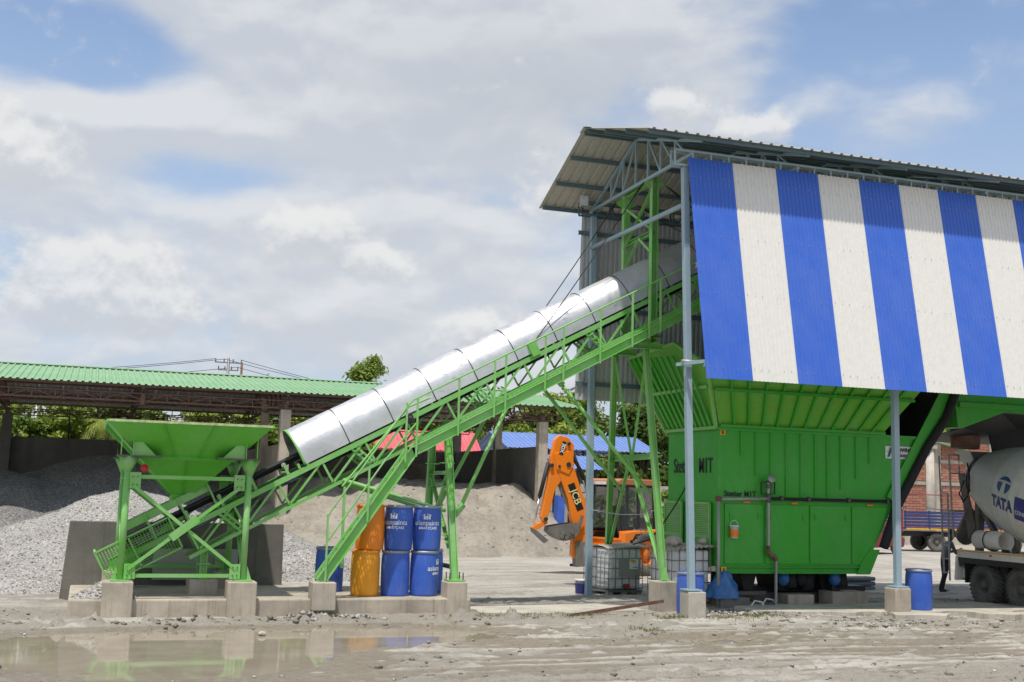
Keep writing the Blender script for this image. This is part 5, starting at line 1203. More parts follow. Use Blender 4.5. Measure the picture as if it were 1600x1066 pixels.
def ibc(x, y, z, rz, label, cover):
    t = thing('water_tank', label, 'tank', (x,y,z), 'caged water tanks', rz, True); W_, D_, H_ = 1.0, 1.16, 1.0; z0 = .16
    mb = MB(); mb.b2(-W_/2+.03,W_/2-.03,-D_/2+.03,D_/2-.03,z0+.01,z0+H_); mb.build('bottle', M['plastic_white'], t, bevel=.06)
    mb = MB(); mb.lathe([(.11,0),(.11,.05),(.0,.05)],16,(0,0,z0+H_)); mb.build('cap', M['dark'], t)
    # tubular cage, bar by bar
    for zz in (.02,.27,.52,.76,1.0):
        mb = MB(); c = [(-W_/2,-D_/2),(W_/2,-D_/2),(W_/2,D_/2),(-W_/2,D_/2)]
        for i in range(4): a, b = c[i], c[(i+1)%4]; mb.tube((*a,z0+zz),(*b,z0+zz),.011,6)
        mb.build('cage_ring', M['cage'], t)
    bars = [(-W_/2+W_*k/5,s*D_/2) for k in range(6) for s in (-1,1)]+[(s*W_/2,-D_/2+D_*k/6) for k in range(1,6) for s in (-1,1)]
    ba = MB().tube((0,0,z0),(0,0,z0+1.0),.010,6).build('cage_bar', M['cage'], t)
    for i, (a, b) in enumerate(bars):
        if i == 0: ba.location = (a,b,0)
        else: dup(ba,(a,b,0),t,'cage_bar')
    mb = MB(); mb.b2(-W_/2,W_/2,-D_/2,D_/2,.10,.15)
    pl = mb.build('pallet', M['cage'], t)
    for a in (-.42,0,.42):
        for b in (-.5,.5): mb = MB(); mb.b2(a-.07,a+.07,b-.06,b+.06,0,.099); mb.build('pallet_foot', M['pipe'], pl)
    mb = MB(); mb.tube((0,-D_/2+.05,z0+.09),(0,-D_/2-.08,z0+.09),.055,10); v = mb.build('valve', M['grime'], t); mb = MB(); mb.tube((0,-D_/2-.08,z0+.09),(0,-D_/2-.12,z0+.09),.06,10); mb.build('valve_cap', M['red'], v)
    if cover == 1:
        mb = MB(); mb.b2(-.2,.42,-D_/2-.016,-D_/2-.006,z0+.32,z0+.76); pn = mb.build('label_plate', M['pipe'], t)
        mb = MB(); mb.b2(.1,.36,-D_/2-.021,-D_/2-.017,z0+.5,z0+.74); lb = mb.build('paper_label', M['print_white'], pn)
        mb = MB(); mb.b2(.13,.3,-D_/2-.025,-D_/2-.0215,z0+.67,z0+.725); mb.build('yellow_band', M['yellow'], lb)
        mb = MB(); mb.b2(.19,.33,-D_/2-.025,-D_/2-.0215,z0+.54,z0+.555); mb.build('print_line', M['print_black'], lb)
    return t
ibc(12.68,28.0,.0,.15,'caged white water tank with a paper label left of the tower footing',1)
ibc(12.98,25.0,.14,.02,'caged white water tank behind the awning post and blue drum',2)
def corrugated_cover(cx, cy, z, rz, w, d, label, sag=.03):
    n = 56; V = []; Mx = Matrix.Rotation(rz,3,'Z')
    for j in range(9):
        for i in range(n):
            u = -w/2+w*i/(n-1); v = -d/2+d*j/8; zz = .018*math.sin(i*math.pi/2.6)+sag*math.sin(j*.9+u*2)+.05*u-.05*(v/d)**2*4
            p = Mx @ Vector((u+.02*random.uniform(-1,1)*(j in (0,8)),v,zz)); V.append((p.x+cx,p.y+cy,p.z+z))
    Fq = [(j*n+i,j*n+i+1,(j+1)*n+i+1,(j+1)*n+i) for j in range(8) for i in range(n-1)]
    o = np_mesh('corrugated_sheet', M['concrete_pale'], V, Fq, True); s = o.modifiers.new('thickness','SOLIDIFY'); s.thickness = .008; tag(o, label, 'roof sheet', 'old corrugated sheets on the tanks'); return o
corrugated_cover(12.74,28.05,1.235,.15,1.1,1.2,'broken pale corrugated sheet lying on the labelled tank',.012)
corrugated_cover(12.92,24.97,1.385,-.03,1.25,1.3,'sagging corrugated asbestos sheet lying on the tank behind the post',.02)
def rock(x, y, z, s, label, cat='stone', group=None):
    import bmesh
    bm = bmesh.new(); bmesh.ops.create_icosphere(bm, subdivisions=2, radius=s)
    for v in bm.verts: v.co *= 1+.35*(vnoise(np.array([v.co.x/s*1.7+x*3]),np.array([v.co.y/s*1.7+v.co.z/s*2.1]),5)[0]-.5)*2; v.co.z *= .7
    me = bpy.data.meshes.new('stone'); bm.to_mesh(me); bm.free(); me.materials.append(M['concrete_pale']); o = bpy.data.objects.new('stone', me); COL.objects.link(o); o.location = (x,y,z); tag(o,label,cat,group)
rock(12.6,24.65,1.47,.15,'round pale stone weighing down the corrugated sheet, nearer one','stone','stones on the tank cover')
rock(12.8,24.85,1.5,.16,'round pale stone weighing down the corrugated sheet, farther one','stone','stones on the tank cover')
rock(13.35,24.6,1.5,.10,'small stone at the right edge of the corrugated sheet')
rock(13.2,22.55,.06,.10,'pale stone beside the awning post footing')
rock(12.45,22.95,.05,.10,'grey stone behind the awning post footing'); rock(8.9,21.6,.0,.09,'small stone on the mud before the concrete apron'); rock(3.0,20.9,.0,.07,'white stone at the puddle edge'); rock(-.3,29.5,.05,.14,'pale stone at the foot of the gravel heap')
t = thing('paint_pail','small white paint pail with dark blue print beside the tank','pail',(0,0,0)); t.location=(-.28,.85,0)
mb = MB(); mb.lathe([(.15,0),(.17,.36),(.185,.36),(.185,.4),(.165,.4)],24,(11.95,26.75,0)); mb.build('body', M['plastic_white'], t)
mb = MB(); mb.lathe([(.157,.06),(.1695,.3)],24,(11.95,26.75,0),cap=False); mb.build('print', flat('navy_print',(.03,.035,.16),.5,0,.4,25), t)
mb = MB(); mb.path([(11.95+.18*math.cos(a),26.75-.06,.37-.1*math.sin(a)) for a in [math.pi*k/8 for k in range(9)]],.006,5); mb.build('handle', M['cage'], t)
t = thing('steel_angle','rusty steel bar lying slanted on the ground before the tower footing','steel bar',(10.5,23.3,0))
mb = MB(); mb.ang((9.35,22.75,.05),(11.75,23.35,.27),.07,.07,.01); mb.build('bar', M['rust'], t)
# ================================================================== VEHICLES
def wheel(parent, c, axis_y, r, w, rim_mat, lug=True, rim=.56, name='wheel', nl=26):
    """wheel whose axle lies along local y; c = centre; axis_y=+-1 outer side"""
    Mx = Matrix.Rotation(R(-90*axis_y),3,'X')      # lathe z -> outward y
    mb = MB(); mb.lathe([(r*rim,-w/2),(r*.86,-w/2),(r*.96,-w*.42),(r,-w*.30),(r,w*.30),(r*.96,w*.42),(r*.86,w/2),(r*rim,w/2),(r*rim*.97,w*.3)],36,c,Mx,cap=False); wh = mb.build(name, M['tyre'], parent)
    if lug:
        mb = MB()
        for k in range(nl):
            a = 6.283*k/nl
            for s in (-1,1):
                a2 = a+(.5*6.283/nl if s > 0 else 0); p = Vector((math.cos(a2)*r*1.0, axis_y*s*w*.27, math.sin(a2)*r*1.0))+Vector(c)
                mb.box(p,(r*.06,w*.42,r*.13),Matrix.Rotation(-a2,3,'Y') @ Matrix.Rotation(.45*s,3,'X'))
        mb.build('tread', M['tyre'], wh)
    mb = MB(); mb.lathe([(r*rim,w*.42),(r*rim*.93,w*.44),(r*rim*.82,w*.20),(r*.25,w*.10),(r*.22,w*.34),(r*.16,w*.38),(.001,w*.38)],28,c,Mx,cap=False); rm = mb.build('rim', rim_mat, wh)
    mb = MB()
    for k in range(8):
        a = 6.283*k/8; p = Mx @ Vector((math.cos(a)*r*.36,math.sin(a)*r*.36,w*.13)); q = Mx @ Vector((math.cos(a)*r*.36,math.sin(a)*r*.36,w*.2)); mb.tube(p+Vector(c),q+Vector(c),r*.035,6)
    mb.build('wheel_nuts', M['grime'], rm); return wh

# ---------------- backhoe loader. local: +x = front, y = left, z up, origin under the rear axle
def backhoe():
    t = thing('backhoe_loader','orange backhoe loader with folded digging arm parked behind the tanks','excavator',(15.95,34.55,0),None,R(22),True)
    O, K = M['orange'], M['dark']
    # local frame: rear points to -x (image left), the yard sees its right side (-y)
    for s in (-1,1):
        wheel(t,(0,s*.86,.72),s,.72,.46,O,True,.52,nl=20); wheel(t,(2.15,s*.85,.45),s,.45,.30,O,True,.55,nl=18)
    mb = MB(); mb.b2(-.75,2.5,-.42,.42,.55,1.0); mb.build('chassis', O, t, bevel=.03)
    mb = MB(); mb.prism([(.95,-.42,1.0),(2.75,-.42,1.0),(2.75,-.42,1.62),(2.55,-.42,1.72),(.95,-.42,1.78)],(0,.84,0)); mb.build('bonnet', O, t, bevel=.04)
    for s in (-1,1):
        mb = MB(); pts = [(-.82,1.12),(-.82,1.38),(.55,1.44),(.82,1.30),(.86,1.0),(.78,1.0),(.72,1.22),(.45,1.33),(-.55,1.30),(-.7,1.12)]
        mb.prism([(a,s*.62 if s>0 else -1.08,b) for a, b in pts],(0,.46,0)); mb.build('fender', O, t, bevel=.02)
    # cab: posts, roof, glass, interior
    zc, zr = 1.40, 2.78
    P = {'a':(.85,.60),'b':(.02,.66),'c':(-.78,.60)}
    for s in (-1,1):
        for k, (x, y) in P.items():
            top = x*.93+.0; mb = MB(); mb.beam((x,s*y,zc-.1),(top,s*y*.94,zr),.075,.075,up=(1,0,0)); mb.build('cab_post', K, t)
        for a, b in (('a','b'),('b','c')):
            x0, y0 = P[a]; x1, y1 = P[b]; mb = MB(); mb.plate([(x0-.05,s*y0,zc),(x1+.05,s*y1,zc),(x1*.93+.05,s*y1*.94,zr-.02),(x0*.93-.05,s*y0*.94,zr-.02)],.012); mb.build('side_window', M['glass'], t)
        mb = MB(); mb.beam((.85,s*.63,zc),(-.8,s*.63,zc),.06,.1); mb.build('cab_sill', K, t)
        mb = MB(); mb.beam((.8,s*.6,zr-.03),(-.74,s*.6,zr-.03),.07,.08); mb.build('cab_header', K, t)
    mb = MB(); mb.plate([(-.80,-.56,zc+.05),(-.80,.56,zc+.05),(-.75,.54,zr-.05),(-.75,-.54,zr-.05)],.012); mb.build('rear_window', M['glass'], t)
    mb = MB(); mb.plate([(.88,-.56,zc+.2),(.88,.56,zc+.2),(.80,.54,zr-.05),(.80,-.54,zr-.05)],.012); mb.build('windscreen', M['glass'], t)
    mb = MB(); mb.prism([(-.98,-.74,zr),(1.0,-.74,zr),(.98,-.74,zr+.13),(.85,-.74,zr+.19),(-.85,-.74,zr+.19),(-.98,-.74,zr+.13)],(0,1.48,0)); rf = mb.build('cab_roof', paint('dusty_orange_roof',(.5,.17,.05),.5,.5,(.4,.3,.22),2), t, bevel=.03)
    for s in (-.45,.45): mb = MB(); mb.box((-1.0,s,zr+.06),(.05,.26,.1)); mb.build('work_lamp', M['lamp'], rf)
    mb = MB(); mb.box((-1.02,0,zr+.05),(.02,.5,.09)); mb.build('number_board', M['print_white'], rf)
    mb = MB(); mb.b2(-.7,.8,-.58,.58,1.02,1.10); mb.build('cab_floor', K, t)
    mb = MB(); mb.b2(-.2,.25,-.24,.24,1.1,1.5); mb.prism([(-.2,-.24,1.5),(-.08,-.24,1.5),(-.16,-.24,2.15),(-.28,-.24,2.12)],(0,.48,0)); mb.build('seat', M['black'], t, bevel=.03)
    mb = MB(); mb.tube((.72,0,1.15),(.5,0,1.72),.04,8); mb.lathe([(.17,-.012),(.2,0),(.17,.012)],18,(.48,0,1.75),Matrix.Rotation(-.6,3,'Y'),cap=False); mb.build('steering_wheel', M['black'], t)
    for s in (-.2,.2): mb = MB(); mb.path([(-.55,s,1.1),(-.55,s,1.55),(-.5,s,1.75)],.02,6); mb.build('control_lever', M['black'], t)
    for s in (-1,1):
        mb = MB(); mb.path([(-.85,s*.6,2.55),(-1.05,s*.85,2.5),(-1.05,s*.9,2.45)],.018,6); ar = mb.build('mirror_arm', K, t); mb = MB(); mb.box((-1.05,s*.92,2.42),(.05,.22,.06)); mb.build('mirror', K, ar)
    # front loader arms and shovel
    for s in (-1,1): mb = MB(); mb.path([(.9,s*.55,1.35),(2.3,s*.55,1.1),(3.05,s*.55,.45)],.09,8); mb.build('loader_arm', O, t)
    mb = MB(); mb.prism([(3.0,-1.1,.08),(3.75,-1.1,.05),(3.72,-1.1,.12),(3.2,-1.1,.3),(3.1,-1.1,.85),(3.35,-1.1,1.05),(3.28,-1.1,1.1),(2.98,-1.1,.88)],(0,2.2,0)); mb.build('shovel', M['mud_steel'], t)
    mb = MB(); mb.tube((1.5,-.2,1.7),(1.5,-.2,2.55),.045,8); mb.build('exhaust', K, t)
    # roll frame and hoses beside the cab front
    mb = MB(); mb.beam((1.05,-.75,1.35),(.86,-.72,2.72),.06,.06,up=(1,0,0)); mb.build('guard_bar', K, t)
    # rear frame: cross beam, stabilisers, steps
    mb = MB(); mb.b2(-1.02,-.82,-1.02,1.02,.55,1.12); kf = mb.build('kingpost_frame', O, t, bevel=.02)
    for z in (.72,.95,1.15): mb = MB(); mb.b2(-1.06,-1.021,-.95,.95,z-.03,z+.03); mb.build('frame_rib', O, kf)
    for s in (-1,1):
        mb = MB(); mb.b2(-1.06,-.84,s*1.03-.09,s*1.03+.09,.35,1.35); st = mb.build('stabiliser', O, t, bevel=.015)
        mb = MB(); mb.b2(-1.12,-.78,s*1.03-.15,s*1.03+.15,.22,.30); mb.build('stabiliser_pad', K, st)
        mb = MB(); mb.tube((-.95,s*1.03,.28),(-.95,s*1.03,.6),.05,8); mb.build('stabiliser_leg', M['chrome'], st)
    # digging arm: its own plane swung towards the camera side
    SW = Matrix.Translation((-1.25,.45,0)) @ Matrix.Rotation(R(-27),4,'Z')
    def A(u, z, v=0): return SW @ Vector((-(u+.12*max(0,z-1.9)), v, z))                       # u rearwards from the kingpost
    def slabpoly(poly, w, mat, name, parent=t, bevel=.02):
        mb = MB(); mb.prism([A(u,z,-w/2) for u, z in poly], (SW.to_3x3() @ Vector((0,w,0)))); return mb.build(name, mat, parent, bevel)
    mb = MB(); mb.prism([A(-.15,.30,-.22),A(.28,.25,-.22),A(.34,1.0,-.22),A(-.1,1.05,-.22)], SW.to_3x3() @ Vector((0,.44,0))); mb.build('swing_casting', M['mud_steel'], t, bevel=.02)
    # boom: banana shape from the kingpost up to the arm joint
    boom = [(.12,.36),(-.12,1.5),(-.20,1.95),(-.13,2.12),(.04,2.45),(.22,3.2),(.38,3.44),(.66,3.44),(.76,3.1),(.54,2.3),(.38,1.4),(.42,.6)]
    bo = slabpoly(boom, .30, O, 'boom')
    slabpoly([(-.05,1.30),(-.15,2.0),(-.02,2.1),(.1,1.3)], .34, O, 'boom_cheek', bo, .01)
    slabpoly([(.42,1.75),(.78,2.75),(.70,2.8),(.36,1.9)],.12,M['mud_steel'],'boom_inner',bo,.0)
    # dipper: from above the joint down and rearwards
    dip = [(.16,3.98),(.34,4.2),(.60,4.26),(.76,4.12),(.94,3.6),(1.02,3.1),(1.42,1.74),(1.36,1.62),(1.22,1.64),(.90,2.6),(.56,3.0),(.24,3.4)]
    di = slabpoly(dip, .26, O, 'dipper')
    slabpoly([(.22,3.38),(.44,3.05),(.82,3.2),(.84,3.7),(.3,3.78)], .36, O, 'dipper_head', di, .015)
    for u, z, r_ in ((.42,3.36,.075),(.34,4.0,.05),(.96,3.32,.06),(1.28,1.68,.06),(.2,.5,.08),(.72,3.3,.04)):
        mb = MB(); mb.tube(A(u,z,-.21),A(u,z,.21),r_,14); mb.build('pivot_pin', K, t)
    # rams
    mb = MB(); mb.tube(A(1.02,3.40,0),A(1.40,2.35,0),.065,12); rm = mb.build('bucket_ram', K, t); mb = MB(); mb.tube(A(1.40,2.35,0),A(1.62,1.42,0),.035,10); mb.build('ram_rod', M['chrome'], rm)
    mb = MB(); mb.tube(A(.26,3.95,0),A(-.06,2.95,0),.055,12); rm = mb.build('dipper_ram', K, t); mb = MB(); mb.tube(A(-.06,2.95,0),A(-.16,2.4,0),.035,10); mb.build('ram_rod', M['chrome'], rm)
    # linkage and bucket
    slabpoly([(1.58,1.50),(1.68,1.42),(1.60,1.30),(1.20,1.55),(1.22,1.68)],.20,O,'tipping_link',t,.01)
    slabpoly([(1.70,1.42),(1.68,1.30),(1.28,.95),(1.16,1.05),(1.52,1.32)],.22,M['mud_steel'],'bucket_link',t,.01)
    A_ = A
    def B(u, z, v=0): return A_(-.16+u*.82, .52+z*.78, v)
    bk = [(1.62,1.20),(1.66,1.02),(1.45,.82),(1.08,.66),(.72,.74),(.52,.98),(.40,1.42),(.46,1.42),(.60,1.04),(.78,.82),(1.06,.75),(1.40,.90),(1.55,1.06)]
    mb = MB(); mb.prism([B(u,z,-.33) for u, z in bk], SW.to_3x3() @ Vector((0,.66,0))); bu = mb.build('bucket', M['mud_steel'], t)
    for v in (-.345,.315): mb = MB(); mb.prism([B(u,z,v) for u, z in ((1.62,1.22),(1.66,1.02),(1.45,.82),(1.08,.66),(.72,.74),(.52,.98),(.42,1.42),(.8,1.36),(1.2,1.3))], SW.to_3x3() @ Vector((0,.03,0))); mb.build('bucket_cheek', M['mud_steel'], bu)
    for u, z in ((1.15,.98),(.95,.92),(.78,1.02),(1.0,.80),(1.2,.84)): mb = MB(); mb.tube(B(u,z,-.345),B(u,z,-.40),.065,8); mb.build('wear_boss', M['mud_steel'], bu)
    for k in range(5): v = -.29+.145*k; mb = MB(); mb.beam(B(.43,1.36,v),B(.36,1.66,v),.06,.04,up=SW.to_3x3() @ Vector((0,1,0))); mb.build('tooth', M['mud_steel'], bu)
    for s in (-.12,.0,.12):
        mb = MB(); mb.path([A(.25,3.6,s-.1),A(.08,3.3,s-.12),A(-.12,2.8,s-.15),A(-.26,2.4,s-.12),A(-.2,1.95,s)],.022,7); mb.build('hose', M['black'], t)
    # lettering on the camera side of the arm
    def on_arm(c, ang, v): # flat on the -v face, reading direction by ang
        X = SW.to_3x3() @ Vector((-math.cos(ang),0,math.sin(ang))); X = -X
        Yv = SW.to_3x3() @ Vector((math.sin(ang)*-1*-1,0,math.cos(ang))); 
        X = SW.to_3x3() @ Vector((math.cos(ang),0,math.sin(ang))); Yv = SW.to_3x3() @ Vector((-math.sin(ang),0,math.cos(ang))); Z = X.cross(Yv); p = A(c[0],c[1],v)
        return Matrix(((X.x,Yv.x,Z.x,p.x),(X.y,Yv.y,Z.y,p.y),(X.z,Yv.z,Z.z,p.z),(0,0,0,1)))
    def plaque(c, ang, v, w, h): mb = MB(); m_ = on_arm(c,ang,v); mb.add([m_ @ Vector(q) for q in ((-w/2,-h/2,0),(w/2,-h/2,0),(w/2,h/2,0),(-w/2,h/2,0))],[(0,1,2,3)]); return mb.build('name_panel', M['print_black'], bo)
    cream = flat('cream_print',(.8,.68,.36),.5)
    plaque((.28,2.38),R(-68),-.158,.86,.22); text_mesh('JCB',.31,cream,'lettering',bo,on_arm((.28,2.38),R(-68),-.162),xs=1.0,bold=.003,depth=.002)
    plaque((.56,3.86),R(-106),-.190,.42,.13); text_mesh('3DX',.15,M['print_white'],'lettering',di,on_arm((.56,3.86),R(-106),-.194),xs=1.0,bold=.006,depth=.002)
    return t
backhoe()

# ---------------- concrete mixer truck. local: +x = forward, visible side -y
def mixer_truck():
    HD = R(-95)
    t = thing('mixer_truck','white and grey concrete mixer truck waiting under the plant, seen from its rear side','truck',(22.4,24.6,.0),None,HD,True)
    WH, K = M['drum_white'], M['dark']
    for x in (0,1.42):
        for s in (-1,1): wheel(t,(x,s*1.0,.5),s,.5,.30,M['grime'],True,.56,nl=30); wheel(t,(x,s*.66,.5),s,.5,.28,M['grime'],False,.56)
    for s in (-1,1): wheel(t,(5.2,s*1.02,.5),s,.5,.3,M['grime'],True,.56)
    for s in (-1,1): mb = MB(); mb.beam((-.8,s*.4,.92),(6.2,s*.4,.92),.09,.26); mb.build('frame_rail', K, t)
    for x in (-.75,.7,2.2,4): mb = MB(); mb.beam((x,-.4,.92),(x,.4,.92),.1,.2); mb.build('cross_member', K, t)
    # mudguard deck with yellow stripe
    for s in (-1,1):
        mb = MB(); mb.b2(-.85,2.6,min(s*.55,s*1.22),max(s*.55,s*1.22),1.22,1.30); dk = mb.build('deck', WH, t, bevel=.01)
        mb = MB(); y = s*1.225; mb.b2(-.85,2.6,y-.012,y+.012,1.14,1.34); mb.build('deck_edge', WH, dk)
        mb = MB(); y = s*1.24; mb.b2(-.83,2.6,y-.004,y+.004,1.29,1.325); mb.build('yellow_stripe', M['yellow'], dk)
        mb = MB(); mb.b2(.45,.55,y-.006,y+.006,1.22,1.26); mb.build('side_reflector', M['red'], dk)
        mb = MB(); mb.prism([(-.85,s*1.22,1.14),(2.6,s*1.22,1.14),(2.6,s*1.22,1.0),(-.6,s*1.22,1.0),(-.78,s*1.22,.9)],(0,-.03*s,0)); mb.build('mudguard', K, t)
        mb = MB(); mb.prism([(-.95,s*1.22,1.16),(-.85,s*1.22,1.18),(-.90,s*1.22,.55),(-1.02,s*1.22,.55)],(0,-.5*s,0)); mb.build('mud_flap', WH, t)
        mb = MB(); mb.b2(-.75,-.70,s*.6-.25 if s>0 else -1.1,s*.6+.25 if s>0 else -.5,.5,1.1); mb.build('rear_panel', K, t)
    # drum: lathe about an axis tilted down towards the front
    tilt = R(13); ax = Vector((math.cos(tilt),0,-math.sin(tilt))); c0 = Vector((-1.35,0,3.22))
    Mx = Matrix((( -math.sin(tilt)*-1*-1,0,ax.x),(0,1,0),(-math.cos(tilt)*1,0,ax.z)))
    Zc = ax; Xc = Vector((math.sin(tilt),0,math.cos(tilt))); Yc = Zc.cross(Xc); Mx = Matrix(((Xc.x,Yc.x,Zc.x),(Xc.y,Yc.y,Zc.y),(Xc.z,Yc.z,Zc.z)))
    prof = [(.60,0),(.64,.1),(.80,.45),(1.02,1.1),(1.17,1.8),(1.23,2.4),(1.23,3.6),(1.05,4.6),(.8,5.1),(.3,5.3)]
    def radius(z):
        for (r0,z0),(r1,z1) in zip(prof,prof[1:]):
            if z0 <= z <= z1: return r0+(r1-r0)*(z-z0)/(z1-z0)
        return prof[-1][0]
    def band(z0, z1, mat, name, e=0.0, par=None, n=8):
        mb = MB(); mb.lathe([(radius(z0+(z1-z0)*k/n)+e, z0+(z1-z0)*k/n) for k in range(n+1)],64,c0,Mx,cap=False); return mb.build(name, mat, par or t)
    band(.0,.40,K,'drum_throat'); band(.40,1.9,M['drum_grey'],'drum_cone'); band(1.9,2.6,paint('mixer_pale_grey',(.68,.69,.67),.42,.35,(.3,.28,.22),1.2),'drum_shell'); dr = band(2.6,5.28,WH,'drum_shell')
    for z in (.40,1.9,2.6,3.6): band(z-.012,z+.012,M['drum_grey'],'weld_seam',.006,n=2)
    band(.05,.16,M['grime'],'roller_ring',.03,n=2)
    mb = MB(); mb.lathe([(.05,-.02),(.5,-.02),(.56,.02),(.5,.06)],40,c0,Mx,cap=False); mb.build('drum_mouth', M['black'], t)
    # badge on the drum: wrapped on the visible (-y) flank
    def wrapd(co, zc, a0):
        z = zc+co.x; rr = radius(max(0,min(5.2,z)))+.008+co.z; a = a0+co.y/1.12
        return c0+Mx @ Vector((rr*math.cos(a), rr*math.sin(a), z))
    # angle whose flank faces -y, a little below the axis
    A0 = math.atan2(Yc.dot(Vector((0,-1,0))), Xc.dot(Vector((0,-1,0)))); sgn = 1 if (c0+Mx @ Vector((math.cos(A0+.3),math.sin(A0+.3),0))).z > (c0+Mx @ Vector((math.cos(A0),math.sin(A0),0))).z else -1
    W1 = lambda zc, v0: (lambda co: wrapd(Vector((co.x, sgn*(co.y+v0), co.z)), zc, A0))
    text_mesh('TATA',.34,M['mixer_blue'],'lettering',dr,wrap=W1(2.36,-.16),depth=.002,xs=.95,bold=.018)
    e = MB(); n = 28; f_ = W1(2.34,.27)                                     # blue oval emblem with the white stem
    def patch(poly):
        e.add([f_(Vector((a,b,0))) for a, b in poly],[tuple(range(len(poly)))])
    ov = lambda a: (.26*math.cos(a), .20*math.sin(a))
    def strip(a0, a1, inner):
        pts = [ov(a0+(a1-a0)*k/12) for k in range(13)]
        for k in range(12): patch([inner(k/12),pts[k],pts[k+1],inner((k+1)/12)])
    strip(R(22),R(158),lambda f: (.235-.47*f,.085+.02*math.sin(math.pi*f)))
    strip(R(170),R(248),lambda f: (-.20+.14*f,.05-.03*f*0))
    strip(R(292),R(370),lambda f: (.06+.14*f,.05))
    e.build('emblem', M['mixer_blue'], dr)
    e = MB(); f_ = W1(3.16,-.14)
    for k in range(8):
        for q in range(10): patch([(-.3+.075*k,-.24+.05*q),(-.3+.075*(k+1),-.24+.05*q),(-.3+.075*(k+1),-.19+.05*q),(-.3+.075*k,-.19+.05*q)])
    pn = e.build('name_panel', M['purple'], dr); text_mesh('CONCRETE',.13,M['print_white'],'lettering',pn,wrap=W1(3.24,-.22),depth=.006,bold=.002)
    # rear pedestal, roller, chute, hopper
    for s in (-1,1):
        mb = MB(); mb.beam((-.9,s*.55,1.0),(-.85,s*.55,2.55),.16,.16,up=(1,0,0)); mb.build('pedestal_post', M['grime'], t)
        mb = MB(); mb.beam((.3,s*.5,1.1),(-.8,s*.52,2.4),.12,.12); mb.build('pedestal_brace', M['grime'], t)
    mb = MB(); mb.beam((-.85,-.62,2.5),(-.85,.62,2.5),.18,.16); mb.build('pedestal_beam', M['grime'], t)
    mb = MB(); mb.prism([(-1.95,-.5,3.9),(-1.3,-.5,3.9),(-1.4,-.18,3.4),(-1.8,-.18,3.4)],(0,.02,0)); mb.prism([(-1.95,.5,3.9),(-1.3,.5,3.9),(-1.4,.18,3.4),(-1.8,.18,3.4)],(0,-.02,0)); mb.plate([(-1.95,-.5,3.9),(-1.95,.5,3.9),(-1.8,.18,3.4),(-1.8,-.18,3.4)],.02); mb.build('charge_hopper', M['drum_grey'], t)
    mb = MB()
    for k in range(9):
        a = math.pi*k/8; 
    V = []; 
    for j in range(2):
        for k in range(11): a = math.pi+math.pi*k/10; V.append((-1.5-.75*j, .36*math.cos(a)*(1-.15*j), 2.55-.85*j+.30*math.sin(a)))
    mb.add(V,[(k,k+1,12+k,11+k) for k in range(10)],True); ch = mb.build('chute', M['grime'], t); s_ = ch.modifiers.new('thickness','SOLIDIFY'); s_.thickness = .02
    for s in (-1,1): mb = MB(); mb.prism([(-1.6,s*.62,3.3),(-1.35,s*.62,3.3),(-.9,s*.62,1.9),(-1.2,s*.62,1.6)],(0,.03*s,0)); mb.build('side_plate', M['grime'], t)
    # spare chute lying on the deck, seen as a white half pipe with strap
    V = []; 
    for j in range(2):
        for k in range(15): a = R(-60)+R(300)*k/14; V.append((-.45+1.05*j, -.86+.24*math.cos(a), 1.60+.24*math.sin(a)))
    mb = MB(); mb.add(V,[(k,k+1,16+k,15+k) for k in range(14)],True); sc = mb.build('spare_chute', WH, t); q = sc.modifiers.new('thickness','SOLIDIFY'); q.thickness = .012
    mb = MB(); mb.lathe([(.248,-.02),(.252,-.02),(.252,.02),(.248,.02)],28,(.02,-.86,1.60),Matrix.Rotation(R(90),3,'Y'),cap=False); mb.build('strap', M['black'], sc)
    # ladder at the rear
    def rail(pts, name='ladder_rail', r=.024): mb = MB(); mb.path(pts,r,8); return mb.build(name, M['pipe'], t)
    rail([(-1.85,-1.05,3.75),(-1.70,-1.05,.65)]); rail([(-1.30,-1.12,3.75),(-1.18,-1.12,1.6)]); rail([(-1.42,-1.1,2.75),(-1.38,-1.1,.5)]); rail([(-1.30,-1.12,3.75),(-.88,-1.12,3.75),(-.86,-1.12,3.28),(-1.27,-1.12,3.28)],'ladder_loop'); rail([(-1.78,-1.05,2.3),(-1.9,-1.0,2.32),(-3.2,-.6,2.35)],'platform_rail',.014); rail([(-1.42,-1.1,2.75),(-1.8,-1.05,2.78)],'ladder_rung')
    for z in (.7,1.05,1.4,1.75,2.1,2.45): rail([(-1.72,-1.05,z),(-1.39,-1.1,z)],'ladder_rung',.014)
    mb = MB(); mb.box((-1.55,-.75,2.3),(.6,.6,.05)); mb.build('service_platform', M['pipe'], t)
    rail([(-.9,-.85,3.55),(-.75,-.9,3.2),(-.85,-.85,3.0),(-.72,-.92,2.85),(-.9,-.85,2.75),(-.8,-.88,3.3),(-.7,-.9,3.5)],'hose_coil',.02).data.materials[0] = M['black']
    rail([(-1.2,-.75,3.1),(-1.35,-.8,2.75),(-1.1,-.85,2.55),(-.85,-.9,2.7)],'hose',.02).data.materials[0] = M['black']
    mb = MB(); mb.b2(-.85,-.75,-1.1,1.1,.62,.85); mb.build('bumper', WH, t, bevel=.01)
    for s in (-1,1): mb = MB(); mb.b2(-.87,-.851,s*.8-.14,s*.8+.14,.69,.79); mb.build('tail_lamp', M['red'], t)
    mb = MB(); mb.b2(-.87,-.851,-.25,.25,.66,.80); mb.build('number_plate', M['yellow'], t)
    mb = MB(); mb.b2(4.3,6.4,-1.2,1.2,.75,2.75); mb.build('cab', WH, t, bevel=.08)
    for s in (-1,1): mb = MB(); mb.b2(4.9,6.0,s*1.21-.006,s*1.21+.006,1.75,2.45); mb.build('cab_window', M['glass'], t)
    return t
mixer_truck()

